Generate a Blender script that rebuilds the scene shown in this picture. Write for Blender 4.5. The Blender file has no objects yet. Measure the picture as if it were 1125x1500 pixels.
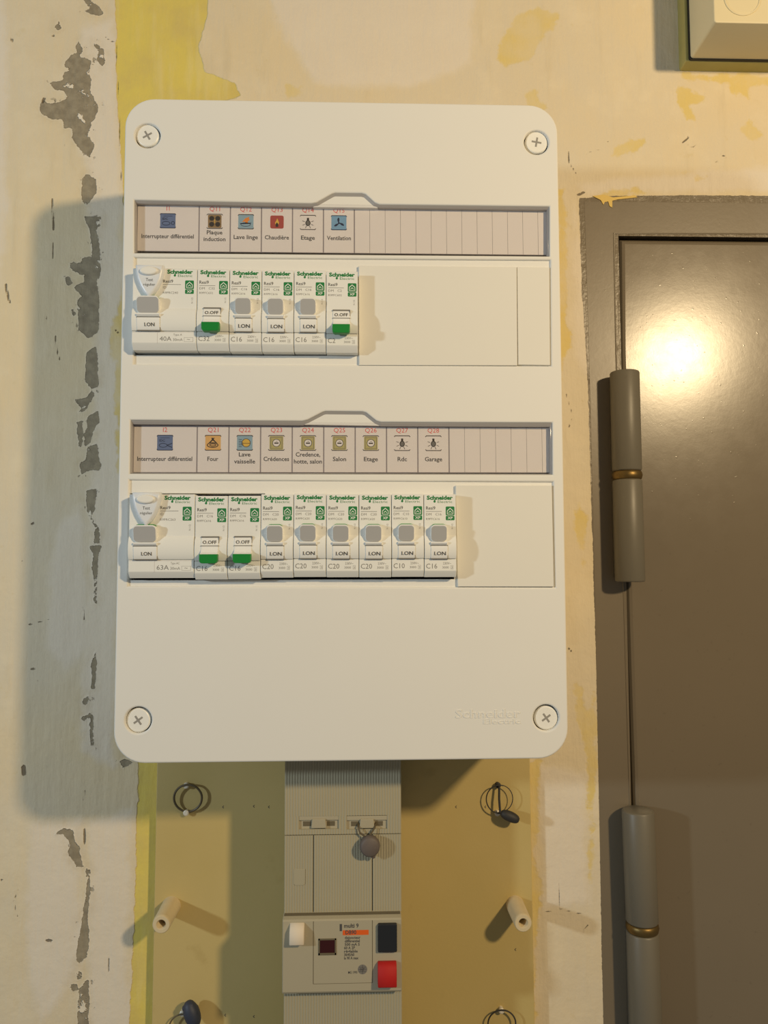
import bpy, bmesh, math, random
import numpy as np
from mathutils import Vector, Matrix
random.seed(4)
SC = bpy.context.scene
COL = SC.collection

# ------------------------------------------------------------------ camera
F_PX = 1127.0                       # focal length for a 1125 x 1500 frame
CAM_DIST = 537.35                   # mm from the plaster
EYE = 1.5                           # m above the floor
ang = [math.radians(a) for a in (3.5678, 1.8847, -0.171)]
_p, _y, _r = ang
FW = np.array([math.sin(_y)*math.cos(_p), math.cos(_y)*math.cos(_p), math.sin(_p)])
_rt = np.array([math.cos(_y), -math.sin(_y), 0.0])
_up = np.cross(_rt, FW)
RT = math.cos(_r)*_rt + math.sin(_r)*_up
UP = -math.sin(_r)*_rt + math.cos(_r)*_up
cam_data = bpy.data.cameras.new('camera')
cam_data.sensor_fit = 'VERTICAL'
cam_data.sensor_height = 36.0
cam_data.lens = F_PX/1500.0*36.0
cam_data.clip_start = 0.01
cam = bpy.data.objects.new('camera', cam_data)
COL.objects.link(cam)
cam.matrix_world = Matrix(((RT[0], UP[0], -FW[0], 0), (RT[1], UP[1], -FW[1], -CAM_DIST/1000),
                           (RT[2], UP[2], -FW[2], EYE), (0, 0, 0, 1)))
SC.camera = cam

# ------------------------------------------------------------------ world, lights, exposure
w = bpy.data.worlds.new('world')
SC.world = w
w.use_nodes = True
w.node_tree.nodes['Background'].inputs[0].default_value = (0.80, 0.80, 0.78, 1)
w.node_tree.nodes['Background'].inputs[1].default_value = 0.12

def lamp(name, loc, power, colour, radius):
    d = bpy.data.lights.new(name, 'POINT')
    d.energy = power; d.color = colour; d.shadow_soft_size = radius
    o = bpy.data.objects.new(name, d)
    o.location = loc
    COL.objects.link(o)
    return o
lamp('warm_bulb', (0.606, -0.897, EYE+0.386), 23.0, (1.0, 0.76, 0.44), 0.034)
lamp('cool_bulb', (-1.00, -0.75, EYE+0.165), 15.0, (0.77, 0.91, 1.0), 0.03)

vs = SC.view_settings
vs.view_transform = 'Standard'; vs.look = 'None'; vs.gamma = 1.0
vs.use_curve_mapping = False
vs.exposure = 0.38

# ------------------------------------------------------------------ helpers
def at(px, py, dep=0.0):
    """photo point -> (X, Z) in mm on the plane `dep` mm in front of the plaster"""
    v = FW + RT*(px-562.5)/F_PX + UP*(750-py)/F_PX
    v = v*(CAM_DIST-dep)/v[1]
    return float(v[0]), float(v[2])

def S(r, g, b):
    f = lambda c: (c/255)/12.92 if c/255 <= 0.04045 else ((c/255+0.055)/1.055)**2.4
    return (f(r), f(g), f(b), 1.0)

def rounded(x0, x1, z0, z1, r, n=6):
    out = []
    for cx, cz, a0 in ((x1-r, z1-r, 0), (x0+r, z1-r, 90), (x0+r, z0+r, 180), (x1-r, z0+r, 270)):
        for k in range(n+1):
            a = math.radians(a0+90*k/n)
            out.append((cx+r*math.cos(a), cz+r*math.sin(a)))
    return out

def circle(cx, cz, r, n=24, rz=None):
    rz = rz or r
    return [(cx+r*math.cos(2*math.pi*k/n), cz+rz*math.sin(2*math.pi*k/n)) for k in range(n)]

def inset(pts, b):
    n = len(pts); area = sum(pts[i][0]*pts[(i+1) % n][1]-pts[(i+1) % n][0]*pts[i][1] for i in range(n))
    s = 1 if area > 0 else -1
    out = []
    for i in range(n):
        ax, az = pts[i-1]; bx, bz = pts[i]; cx, cz = pts[(i+1) % n]
        d1 = Vector((bx-ax, bz-az)); d2 = Vector((cx-bx, cz-bz))
        if d1.length < 1e-6: d1 = d2
        if d2.length < 1e-6: d2 = d1
        d1.normalize(); d2.normalize()
        n1 = Vector((-d1.y, d1.x))*s; n2 = Vector((-d2.y, d2.x))*s
        m = n1+n2
        if m.length < 1e-6: m = n1
        m.normalize(); c = max(0.4, m.dot(n1))
        out.append((bx+m.x*b/c, bz+m.y*b/c))
    return out

_font = {}
def glyphs(s, bold=0.0):
    key = (s, bold)
    if key not in _font:
        c = bpy.data.curves.new('text', 'FONT')
        c.body = s; c.resolution_u = 2; c.offset = bold; c.fill_mode = 'FRONT'
        o = bpy.data.objects.new('text', c)
        me = bpy.data.meshes.new_from_object(o)
        vv = [(v.co.x, v.co.y) for v in me.vertices]
        ff = [tuple(p.vertices) for p in me.polygons]
        bpy.data.objects.remove(o); bpy.data.curves.remove(c); bpy.data.meshes.remove(me)
        _font[key] = (vv, ff)
    return _font[key]
CAP = max(v[1] for v in glyphs('H')[0])

class MB:
    """collects geometry in mm: x right, p out of the wall, z up"""
    def __init__(s): s.v = []; s.f = []; s.m = []
    def add(s, vv, ff, mi=0):
        b = len(s.v); s.v += [tuple(q) for q in vv]
        s.f += [tuple(b+i for i in f) for f in ff]; s.m += [mi]*len(ff)
    def prism(s, pts, p0, p1, bev=0.0, mi=0):
        n = len(pts)
        rings = [(pts, p0)]
        if bev > 0:
            for t in (0, 30, 60, 90):
                a = math.radians(t)
                rings.append((inset(pts, bev*(1-math.cos(a))), p1-bev+bev*math.sin(a)))
        else: rings.append((pts, p1))
        vv = [(x, p, z) for r, p in rings for x, z in r]
        ff = [tuple(range(n))[::-1]]
        for k in range(len(rings)-1):
            for i in range(n):
                j = (i+1) % n
                ff.append((k*n+i, k*n+j, (k+1)*n+j, (k+1)*n+i))
        ff.append(tuple((len(rings)-1)*n+i for i in range(n)))
        s.add(vv, ff, mi)
    def box(s, x0, x1, p0, p1, z0, z1, bev=0.0, mi=0):
        s.prism([(x0, z0), (x1, z0), (x1, z1), (x0, z1)], p0, p1, bev, mi)
    def xprism(s, prof, x0, x1, bev=0.0, mi=0):
        """profile of (p, z) swept along x with small end bevels"""
        n = len(prof)
        rings = [(inset(prof, bev), x0), (prof, x0+bev), (prof, x1-bev), (inset(prof, bev), x1)] if bev else [(prof, x0), (prof, x1)]
        vv = [(x, p, z) for r, x in rings for p, z in r]
        ff = [tuple(range(n))[::-1], tuple((len(rings)-1)*n+i for i in range(n))]
        for k in range(len(rings)-1):
            for i in range(n):
                j = (i+1) % n
                ff.append((k*n+i, k*n+j, (k+1)*n+j, (k+1)*n+i))
        s.add(vv, ff, mi)
    def flat(s, pts, p, mi=0):
        s.add([(x, p, z) for x, z in pts], [tuple(range(len(pts)))], mi)
    def rect(s, x0, x1, z0, z1, p, mi=0): s.flat([(x0, z0), (x1, z0), (x1, z1), (x0, z1)], p, mi)
    def text(s, t, x, z, cap, p, width=None, bold=0.012, align='c', rot=0.0, slope=0.0, mi=0):
        """baseline at z; x is the centre or the left end"""
        vv, ff = glyphs(t, bold)
        xs = [q[0] for q in vv]; x0, x1 = min(xs), max(xs)
        ky = cap/CAP; kx = ky if width is None else width/(x1-x0)
        out = []
        for gx, gy in vv:
            ux = (gx-(x0+x1)/2)*kx if align == 'c' else (gx-x0)*kx
            uz = gy*ky
            if rot:
                ux, uz = ux*math.cos(rot)-uz*math.sin(rot), ux*math.sin(rot)+uz*math.cos(rot)
            out.append((x+ux, p+slope*uz, z+uz))
        s.add(out, ff, mi)
    def lathe(s, c, axis, prof, n=24, mi=0, cap0=True, cap1=True):
        """prof of (distance along axis, radius)"""
        a = Vector(axis).normalized()
        u = a.orthogonal().normalized(); v = a.cross(u)
        c = Vector(c); vv = []; ff = []
        for t, r in prof:
            for k in range(n):
                q = 2*math.pi*k/n
                vv.append(c+a*t+u*(r*math.cos(q))+v*(r*math.sin(q)))
        for i in range(len(prof)-1):
            for k in range(n):
                j = (k+1) % n
                ff.append((i*n+k, i*n+j, (i+1)*n+j, (i+1)*n+k))
        if cap0: ff.append(tuple(range(n))[::-1])
        if cap1: ff.append(tuple((len(prof)-1)*n+k for k in range(n)))
        s.add(vv, ff, mi)
    def tube(s, pts, r, n=8, closed=False, mi=0):
        P = [Vector(q) for q in pts]; m = len(P); vv = []; ff = []
        prev = None
        for i in range(m):
            if closed: t = P[(i+1) % m]-P[i-1]
            else: t = P[min(i+1, m-1)]-P[max(i-1, 0)]
            t.normalize()
            u = t.orthogonal() if prev is None else prev-t*prev.dot(t)
            u.normalize(); prev = u; w_ = t.cross(u)
            rr = r[i] if isinstance(r, (list, tuple)) else r
            for k in range(n):
                q = 2*math.pi*k/n
                vv.append(P[i]+u*(rr*math.cos(q))+w_*(rr*math.sin(q)))
        for i in range(m if closed else m-1):
            a, b = i, (i+1) % m
            for k in range(n):
                j = (k+1) % n
                ff.append((a*n+k, a*n+j, b*n+j, b*n+k))
        if not closed:
            ff.append(tuple(range(n))[::-1]); ff.append(tuple((m-1)*n+k for k in range(n)))
        s.add(vv, ff, mi)
    def holed(s, outer, holes, p0, p1, bev, mi=0):
        """plate with holes and rounded edges, filled by a 2D curve"""
        c = bpy.data.curves.new('outline', 'CURVE'); c.dimensions = '2D'; c.fill_mode = 'BOTH'
        c.extrude = (p1-p0)/2-bev; c.bevel_depth = bev; c.bevel_resolution = 2; c.offset = -bev
        for loop in [outer]+holes:
            sp = c.splines.new('POLY'); sp.points.add(len(loop)-1); sp.use_cyclic_u = True
            for pt, (x, z) in zip(sp.points, loop): pt.co = (x, z, 0, 1)
        o = bpy.data.objects.new('outline', c)
        me = bpy.data.meshes.new_from_object(o)
        s.add([(v.co.x, v.co.z+(p0+p1)/2, v.co.y) for v in me.vertices], [tuple(q.vertices) for q in me.polygons], mi)
        bpy.data.objects.remove(o); bpy.data.curves.remove(c); bpy.data.meshes.remove(me)
    def mesh(s, name, mats, off=(0, 0, 0), smooth=25):
        ox, op, oz = off
        me = bpy.data.meshes.new(name)
        me.from_pydata([((x-ox)/1000, -(p-op)/1000, (z-oz)/1000) for x, p, z in s.v], [], s.f)
        for m in (mats if isinstance(mats, (list, tuple)) else [mats]): me.materials.append(m)
        me.polygons.foreach_set('material_index', s.m)
        b = bmesh.new(); b.from_mesh(me)
        bmesh.ops.recalc_face_normals(b, faces=b.faces)
        b.to_mesh(me); b.free()
        if smooth:
            me.polygons.foreach_set('use_smooth', [True]*len(me.polygons))
            me.set_sharp_from_angle(angle=math.radians(smooth))
            me.polygons.foreach_set('use_smooth', [abs(q.normal.y) < 0.9995 for q in me.polygons])
        me.update()
        return me

def props(o, label=None, cat=None, group=None, kind=None):
    for k, v in (('label', label), ('category', cat), ('group', group), ('kind', kind)):
        if v: o[k] = v
    return o
ORG = {}
def thing(name, org, label, cat, group=None):
    o = bpy.data.objects.new(name, None); COL.objects.link(o)
    o.empty_display_size = 0.01
    o.location = (org[0]/1000, -org[1]/1000, EYE+org[2]/1000)
    ORG[o.name] = org
    return props(o, label, cat, group)
def link(name, me, parent=None, org=None, label=None):
    o = bpy.data.objects.new(name, me); COL.objects.link(o)
    if parent: o.parent = parent
    elif org: o.location = (org[0]/1000, -org[1]/1000, EYE+org[2]/1000)
    if label: o['label'] = label
    return o
def root_org(o):
    while o.parent: o = o.parent
    return ORG[o.name]
def part(name, mb, mats, parent, label=None, local=False, smooth=25):
    """mb in absolute mm (or relative to the thing's origin with local=True)"""
    return link(name, mb.mesh(name, mats, (0, 0, 0) if local else root_org(parent), smooth), parent, label=label)
def solo(name, mb, mats, org, label=None, cat=None, kind=None, smooth=25):
    o = link(name, mb.mesh(name, mats, org, smooth), None, org)
    ORG[o.name] = org
    return props(o, label, cat, None, kind)

# ------------------------------------------------------------------ materials
class NT:
    def __init__(s, name):
        s.mat = bpy.data.materials.new(name); s.mat.use_nodes = True
        s.t = s.mat.node_tree; s.b = s.t.nodes['Principled BSDF']
    def n(s, typ, **kw):
        x = s.t.nodes.new(typ)
        for k, v in kw.items(): setattr(x, k, v)
        return x
    def l(s, a, b): s.t.links.new(a, b)
    def noise(s, scale, detail=4, rough=0.6, vec=None, stretch=None):
        if vec is None: vec = s.n('ShaderNodeNewGeometry').outputs['Position']
        if stretch:
            m = s.n('ShaderNodeMapping'); m.inputs['Scale'].default_value = stretch
            s.l(vec, m.inputs['Vector']); vec = m.outputs[0]
        x = s.n('ShaderNodeTexNoise'); x.inputs['Scale'].default_value = scale
        x.inputs['Detail'].default_value = detail; x.inputs['Roughness'].default_value = rough
        s.l(vec, x.inputs['Vector'])
        return x.outputs['Fac']
    def math(s, op, a, b=0.0, c=None, clamp=False):
        x = s.n('ShaderNodeMath', operation=op, use_clamp=clamp)
        for i, q in enumerate((a, b, c)):
            if q is None: continue
            if isinstance(q, (int, float)): x.inputs[i].default_value = q
            else: s.l(q, x.inputs[i])
        return x.outputs[0]
    def mix(s, fac, a, b):
        x = s.n('ShaderNodeMix', data_type='RGBA')
        for i, q in ((0, fac), (6, a), (7, b)):
            if isinstance(q, (int, float)): x.inputs[i].default_value = q
            elif isinstance(q, tuple): x.inputs[i].default_value = q
            else: s.l(q, x.inputs[i])
        return x.outputs[2]
    def ramp(s, fac, lo, hi):
        x = s.n('ShaderNodeMapRange', clamp=True); x.interpolation_type = 'SMOOTHSTEP'
        s.l(fac, x.inputs[0]); x.inputs[1].default_value = lo; x.inputs[2].default_value = hi
        return x.outputs[0]
    def bump(s, h, strength, dist):
        x = s.n('ShaderNodeBump'); x.inputs['Strength'].default_value = strength
        x.inputs['Distance'].default_value = dist
        s.l(h, x.inputs['Height']); s.l(x.outputs[0], s.b.inputs['Normal'])

def plain(name, col, rough=0.5, var=0.04, scale=60, bump=0.0, bscale=400, metal=0.0, spec=0.5):
    k = NT(name)
    f = k.noise(scale)
    lo = tuple(c*(1-var) for c in col[:3])+(1,); hi = tuple(min(1, c*(1+var)) for c in col[:3])+(1,)
    k.l(k.mix(f, lo, hi), k.b.inputs['Base Color'])
    k.b.inputs['Roughness'].default_value = rough
    k.b.inputs['Metallic'].default_value = metal
    k.b.inputs['Specular IOR Level'].default_value = spec
    if bump: k.bump(k.noise(bscale, 3), 1.0, bump/1000)
    return k.mat

M = {}
M['cover'] = plain('white_cover_plastic', S(231, 229, 222), 0.55, 0.01, 30, 0.006, 2500, spec=0.3)
M['floor_w'] = plain('white_inner_plastic', S(230, 227, 219), 0.6, 0.01)
M['blank'] = plain('white_blanking_plastic', S(229, 226, 216), 0.55, 0.01, spec=0.3)
M['screw'] = plain('white_screw_plastic', S(240, 238, 230), 0.4, 0.02)
M['slot'] = plain('screw_slot_shade', S(150, 146, 138), 0.7, 0.05)
M['module'] = plain('white_module_plastic', S(236, 235, 228), 0.45, 0.015, spec=0.4)
M['module_t'] = plain('white_toggle_plastic', S(240, 239, 234), 0.4, 0.01)
M['tgrey'] = plain('grey_toggle_face', S(176, 175, 173), 0.45, 0.02)
M['shield'] = plain('pearl_test_plastic', S(226, 229, 232), 0.35, 0.02)
M['green'] = plain('green_toggle_plastic', S(20, 132, 50), 0.4, 0.03)
M['greenink'] = plain('green_print', S(24, 124, 62), 0.6, 0.05)
M['ink'] = plain('dark_print', S(78, 76, 74), 0.7, 0.05)
M['inkpale'] = plain('grey_print', S(128, 125, 120), 0.7, 0.05)
M['inkred'] = plain('red_print', S(226, 92, 86), 0.7, 0.05)
M['black'] = plain('black_gap_shade', S(26, 25, 24), 0.6, 0.05)  # painted shade for the box gap and the slot interior
M['paper'] = plain('label_paper', S(236, 229, 221), 0.8, 0.015, 90)
M['rule'] = plain('label_rule_ink', S(150, 142, 142), 0.8, 0.05)
M['rulepale'] = plain('label_rule_pale_ink', S(196, 184, 180), 0.8, 0.05)
M['rimshade'] = plain('grey_rim_shade', S(172, 168, 164), 0.4, 0.03)  # shade of the window recess put into the rim colour
for nm, c in (('pblue', (108, 124, 158)), ('pdkblue', (46, 52, 74)), ('pbrown', (150, 124, 84)), ('pdark', (62, 54, 44)),
              ('pcyan', (150, 178, 190)), ('porange', (232, 142, 56)), ('pred', (176, 82, 70)), ('pyellow', (226, 184, 78)),
              ('pfan', (128, 170, 200)), ('ptan', (232, 184, 112)), ('polive', (190, 180, 118)), ('pgrey', (120, 116, 108))):
    M[nm] = plain('print_'+nm[1:], S(*c), 0.75, 0.08, 400)

def board_mat():
    k = NT('cream_painted_board')
    n1 = k.noise(7, 4); n2 = k.noise(40, 5)
    c = k.mix(k.ramp(n1, 0.35, 0.7), S(200, 178, 118), S(193, 171, 108))
    c = k.mix(k.math('MULTIPLY', k.ramp(n2, 0.62, 0.75), 0.35), c, S(172, 148, 88))
    k.l(c, k.b.inputs['Base Color']); k.b.inputs['Roughness'].default_value = 0.55
    k.bump(k.noise(500, 3), 0.5, 0.00012)
    return k.mat
M['board'] = board_mat()
M['mb'] = plain('aged_beige_plastic', S(172, 164, 138), 0.5, 0.05, 25)
M['mb2'] = plain('aged_beige_plastic_plain', S(175, 166, 141), 0.45, 0.04, 25)
M['groove'] = plain('dusty_groove', S(104, 94, 72), 0.8, 0.1)
M['blackbtn'] = plain('black_button_plastic', S(34, 36, 40), 0.4, 0.05)
M['redbtn'] = plain('red_button_plastic', S(182, 20, 14), 0.7, 0.05)
M['whitebtn'] = plain('ivory_button_plastic', S(226, 212, 190), 0.7, 0.03)
M['winred'] = plain('dark_red_window', S(58, 18, 18), 0.2, 0.05)
M['orange'] = plain('orange_print', S(226, 96, 24), 0.6, 0.05)
M['lead'] = plain('grey_lead_seal', S(104, 94, 88), 0.6, 0.1, 300, 0.05, 900)
M['darkseal'] = plain('dark_lead_seal', S(48, 46, 44), 0.6, 0.12, 300, 0.06, 900)
M['blueseal'] = plain('blue_black_seal', S(50, 56, 72), 0.55, 0.15, 300, 0.06, 900)
M['wire'] = plain('dark_seal_wire', S(92, 80, 56), 0.5, 0.1)
M['nub'] = plain('pale_metal_nub', S(226, 218, 200), 0.35, 0.05)
M['post'] = plain('ivory_post_plastic', S(214, 196, 158), 0.55, 0.08, 120)
M['hole'] = plain('dark_bore', S(24, 18, 10), 0.7, 0.1)
M['brass'] = plain('worn_brass', S(120, 98, 56), 0.42, 0.2, 300, 0.03, 800, metal=0.8)
M['jbox'] = plain('cream_junction_plastic', S(226, 212, 172), 0.5, 0.03, 40)
M['jbase'] = plain('olive_painted_block', S(176, 164, 96), 0.6, 0.12, 80, 0.05, 300)

def door_mat(name, base, peel, rough):
    k = NT(name)
    n1 = k.noise(9, 4); n2 = k.noise(260, 3)
    c = k.mix(n1, tuple(q*0.93 for q in base[:3])+(1,), tuple(q*1.07 for q in base[:3])+(1,))
    c = k.mix(k.math('MULTIPLY', k.ramp(n2, 0.66, 0.74), 0.18), c, S(86, 78, 66))
    k.l(c, k.b.inputs['Base Color'])
    k.b.inputs['Specular IOR Level'].default_value = 0.42
    k.l(k.math('ADD', k.math('MULTIPLY', k.noise(70, 3), 0.08), rough-0.04), k.b.inputs['Roughness'])
    spots = k.ramp(k.noise(380, 1), 0.735, 0.81)
    h = k.math('ADD', k.math('ADD', k.noise(330, 2), k.math('MULTIPLY', k.noise(120, 3), 0.7)), k.math('MULTIPLY', spots, 1.3))
    k.bump(h, 1.0, peel/1000)
    return k.mat
GREY = S(119, 108, 90)
M['door'] = door_mat('grey_gloss_door_paint', GREY, 0.017, 0.23)
M['frame'] = door_mat('grey_gloss_frame_paint', GREY, 0.028, 0.34)
M['hinge'] = door_mat('grey_gloss_hinge_paint', S(111, 105, 91), 0.03, 0.42)

def clear_mat():
    k = NT('clear_window_plastic')
    out = k.t.nodes['Material Output']
    tr = k.n('ShaderNodeBsdfTransparent'); tr.inputs[0].default_value = (0.97, 0.965, 0.97, 1)
    gl = k.n('ShaderNodeBsdfGlossy'); gl.inputs['Roughness'].default_value = 0.12
    lw = k.n('ShaderNodeLayerWeight'); lw.inputs['Blend'].default_value = 0.5
    fr = k.math('ADD', k.math('MULTIPLY', k.math('POWER', lw.outputs['Facing'], 5.0), 0.6), 0.035)
    mx = k.n('ShaderNodeMixShader')
    k.l(fr, mx.inputs[0]); k.l(tr.outputs[0], mx.inputs[1]); k.l(gl.outputs[0], mx.inputs[2])
    k.l(mx.outputs[0], out.inputs[0])
    return k.mat
M['clear'] = clear_mat()

# ------------------------------------------------------------------ wall
def seg_sdf(PX, PZ, poly):
    """signed distance (positive inside), all in mm"""
    d2 = np.full(PX.shape, 1e12); ins = np.zeros(PX.shape, bool)
    n = len(poly)
    for i in range(n):
        ax, az = poly[i]; bx, bz = poly[(i+1) % n]
        ex, ez = bx-ax, bz-az
        t = np.clip(((PX-ax)*ex+(PZ-az)*ez)/(ex*ex+ez*ez+1e-9), 0, 1)
        d2 = np.minimum(d2, (PX-ax-t*ex)**2+(PZ-az-t*ez)**2)
        if abs(ez) > 1e-9:
            c = ((az > PZ) != (bz > PZ)) & (PX < ex*(PZ-az)/ez+ax)
            ins ^= c
    d = np.sqrt(d2)
    return np.where(ins, d, -d)

def px_poly(pts, scale=1.0, ox=0.0, oy=0.0):
    return [at(ox+x/scale, oy+y/scale, 0) for x, y in pts]
L1 = dict(scale=3.75, ox=0, oy=0); L2 = dict(scale=3.57, ox=0, oy=380)
L3 = dict(scale=3.75, ox=0, oy=800); L4 = dict(scale=3.75, ox=0, oy=1150)
R7 = dict(scale=3.69, ox=820, oy=0); R8 = dict(scale=2.344, ox=820, oy=260)
R9 = dict(scale=2.344, ox=820, oy=860); R6 = dict(scale=2.68, ox=560, oy=1090)
FLAKES = [px_poly(p, **k) for k, p in (
    (L1, [(455,-20),(500,5),(540,35),(572,78),(540,82),(490,70),(470,60),(500,45),(470,20)]),
    (L1, [(320,110),(340,155),(318,165),(302,152)]),
    (L1, [(515,237),(570,270),(575,330),(565,362),(530,330),(540,290)]),
    (L1, [(435,230),(452,265),(440,310),(500,335),(488,395),(500,440),(495,500),(540,590),(520,660),(495,670),(500,710),(480,740),(520,800),(490,865),(440,820),(400,760),(400,700),(350,700),(345,655),(280,650),(225,620),(222,575),(240,545),(262,570),(330,560),(385,540),(345,500),(300,490),(278,455),(345,440),(350,400),(400,385),(350,360),(365,330),(400,295),(430,290),(415,255)]),
    (L1, [(480,955),(525,985),(530,1050),(510,1095),(475,1125),(455,1100),(450,1020),(450,990)]),
    (L1, [(465,1190),(555,1190),(550,1240),(530,1260),(545,1340),(552,1400),(552,1510),(440,1510),(385,1465),(400,1440),(470,1450),(510,1420),(505,1330),(485,1240)]),
    (L2, [(365,20),(440,50),(430,-10),(525,-10),(522,100),(500,95),(520,210),(515,380),(460,410),(420,370),(405,290),(410,210),(435,190),(385,150),(440,115),(440,80),(385,60)]),
    (L2, [(330,85),(365,95),(375,125),(355,130)]),
    (L2, [(375,260),(390,265),(395,295),(380,295)]),
    (L2, [(500,460),(512,520),(515,660),(480,680),(445,630),(450,530),(455,480)]),
    (L2, [(390,735),(440,735),(480,690),(500,700),(470,745),(450,790),(400,805),(430,775)]),
    (L2, [(455,830),(515,790),(520,850),(490,900),(470,960),(440,980),(445,930),(455,870)]),
    (L2, [(405,850),(435,840),(430,980),(412,980)]),
    (L2, [(460,975),(510,965),(520,1060),(535,1075),(520,1100),(470,1100),(425,1130),(420,1070),(450,1050)]),
    (L2, [(450,1205),(515,1200),(500,1250),(495,1310),(470,1345),(520,1400),(520,1480),(490,1485),(500,1400),(455,1320)]),
    (L3, [(490,0),(560,0),(540,45),(535,150),(530,310),(515,310),(520,200),(505,100),(515,50)]),
    (L3, [(525,580),(530,640),(520,780),(500,780),(505,720),(500,650)]),
    (L3, [(450,850),(485,820),(490,850),(465,870)]), (L3, [(445,945),(480,930),(475,955),(455,965)]),
    (L3, [(490,915),(510,930),(515,1090),(500,1095),(495,1000)]),
    (L3, [(660,1180),(690,1165),(730,1190),(680,1220)]),
    (L4, [(345,240),(405,245),(410,310),(435,350),(430,370),(460,450),(420,450),(375,370),(385,320),(340,270),(300,275)]),
    (L4, [(470,460),(495,470),(495,560),(480,700),(490,850),(470,960),(430,980),(420,920),(445,770),(465,650),(480,560),(470,510)]),
    (L4, [(415,1030),(432,1018),(452,1030),(448,1060),(425,1066)]),
    (L4, [(380,1105),(420,1090),(425,1130),(400,1135)]),
    (L4, [(430,1130),(480,1070),(490,1110),(480,1400),(425,1400)]))]
YELLOW = [px_poly(p, **k) for k, p in (
    (dict(), [(169,-200),(310,-200),(305,0),(300,40),(290,70),(300,105),(345,122),(352,140),(320,152),(310,300),(182,300),(176,210),(172,150),(170,70)]),
    (dict(), [(168,470),(182,420),(190,430),(190,700),(172,690),(170,600),(163,500)]),
    (dict(), [(206,1000),(240,1000),(240,1560),(188,1560),(190,1500),(197,1350),(201,1200)]),
    (dict(), [(735,55),(760,20),(790,10),(815,20),(815,45),(790,60),(775,85),(740,100),(730,85)]),
    (dict(), [(765,137),(782,133),(788,148),(800,160),(772,160)]),
    (dict(), [(416,122),(440,127),(438,142),(420,146)]),
    (R7, [(660,410),(1300,400),(1300,440),(1040,480),(1020,540),(960,510),(900,460),(800,440),(700,430)]),
    (R7, [(640,460),(700,480),(790,520),(770,555),(700,560),(720,640),(690,650),(650,580),(635,520)]),
    (R7, [(960,690),(1020,650),(1090,730),(1050,790),(1000,760)]),
    (R7, [(290,790),(400,765),(470,740),(460,800),(400,830),(285,845)]),
    (R7, [(640,925),(695,930),(660,950)]), (R7, [(740,965),(800,950),(800,975),(745,980)]),
    (R7, [(190,1045),(420,1010),(470,1045),(290,1060),(280,1100),(240,1070)]),
    (R8, [(-10,40),(20,40),(25,320),(30,520),(10,700),(-10,700)]),
    (R8, [(60,1080),(85,1150),(90,1400),(70,1330),(55,1150)]),
    (R9, [(45,320),(75,350),(100,440),(120,350),(125,480),(110,690),(95,690),(90,560),(60,470)]),
    (R9, [(90,690),(110,700),(110,1010),(95,900)]),
    (R6, [(560,60),(620,60),(610,300),(600,480),(620,560),(625,640),(605,760),(595,900),(600,1300),(560,1300)]),
    (R6, [(800,0),(845,0),(835,180),(830,430),(815,560),(805,180)]))]
WASH = YELLOW[3:]+[YELLOW[1]]
YELLOW = [YELLOW[0], YELLOW[2]]
SKIM = [px_poly(p) for p in (
    [(0,-50),(12,100),(8,300),(0,420),(-60,420),(-60,-50)],
    [(118,40),(165,30),(170,150),(178,290),(178,700),(165,1120),(120,1100),(132,800),(140,420),(128,260),(108,180)],
    [(350,-100),(700,-100),(690,90),(600,130),(460,120),(420,60)],
    [(72,860),(80,780),(120,740),(130,950),(95,980),(72,950)],
    [(45,1205),(120,1200),(118,1420),(60,1500),(40,1400)],
    [(132,1205),(190,1190),(188,1560),(130,1560)],
    [(790,1120),(860,1130),(862,1320),(800,1330)],
    [(845,270),(1000,255),(1125,250),(1200,280),(860,284)],
    [(840,300),(862,420),(866,560),(842,520)])]
PAINT = [px_poly([(848,290),(900,287),(1000,286),(1300,288),(1300,1600),(884,1600),(884,1500),(881,1380),(878,1200),(874,1000),(868,800),(861,560),(852,420)])]
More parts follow.
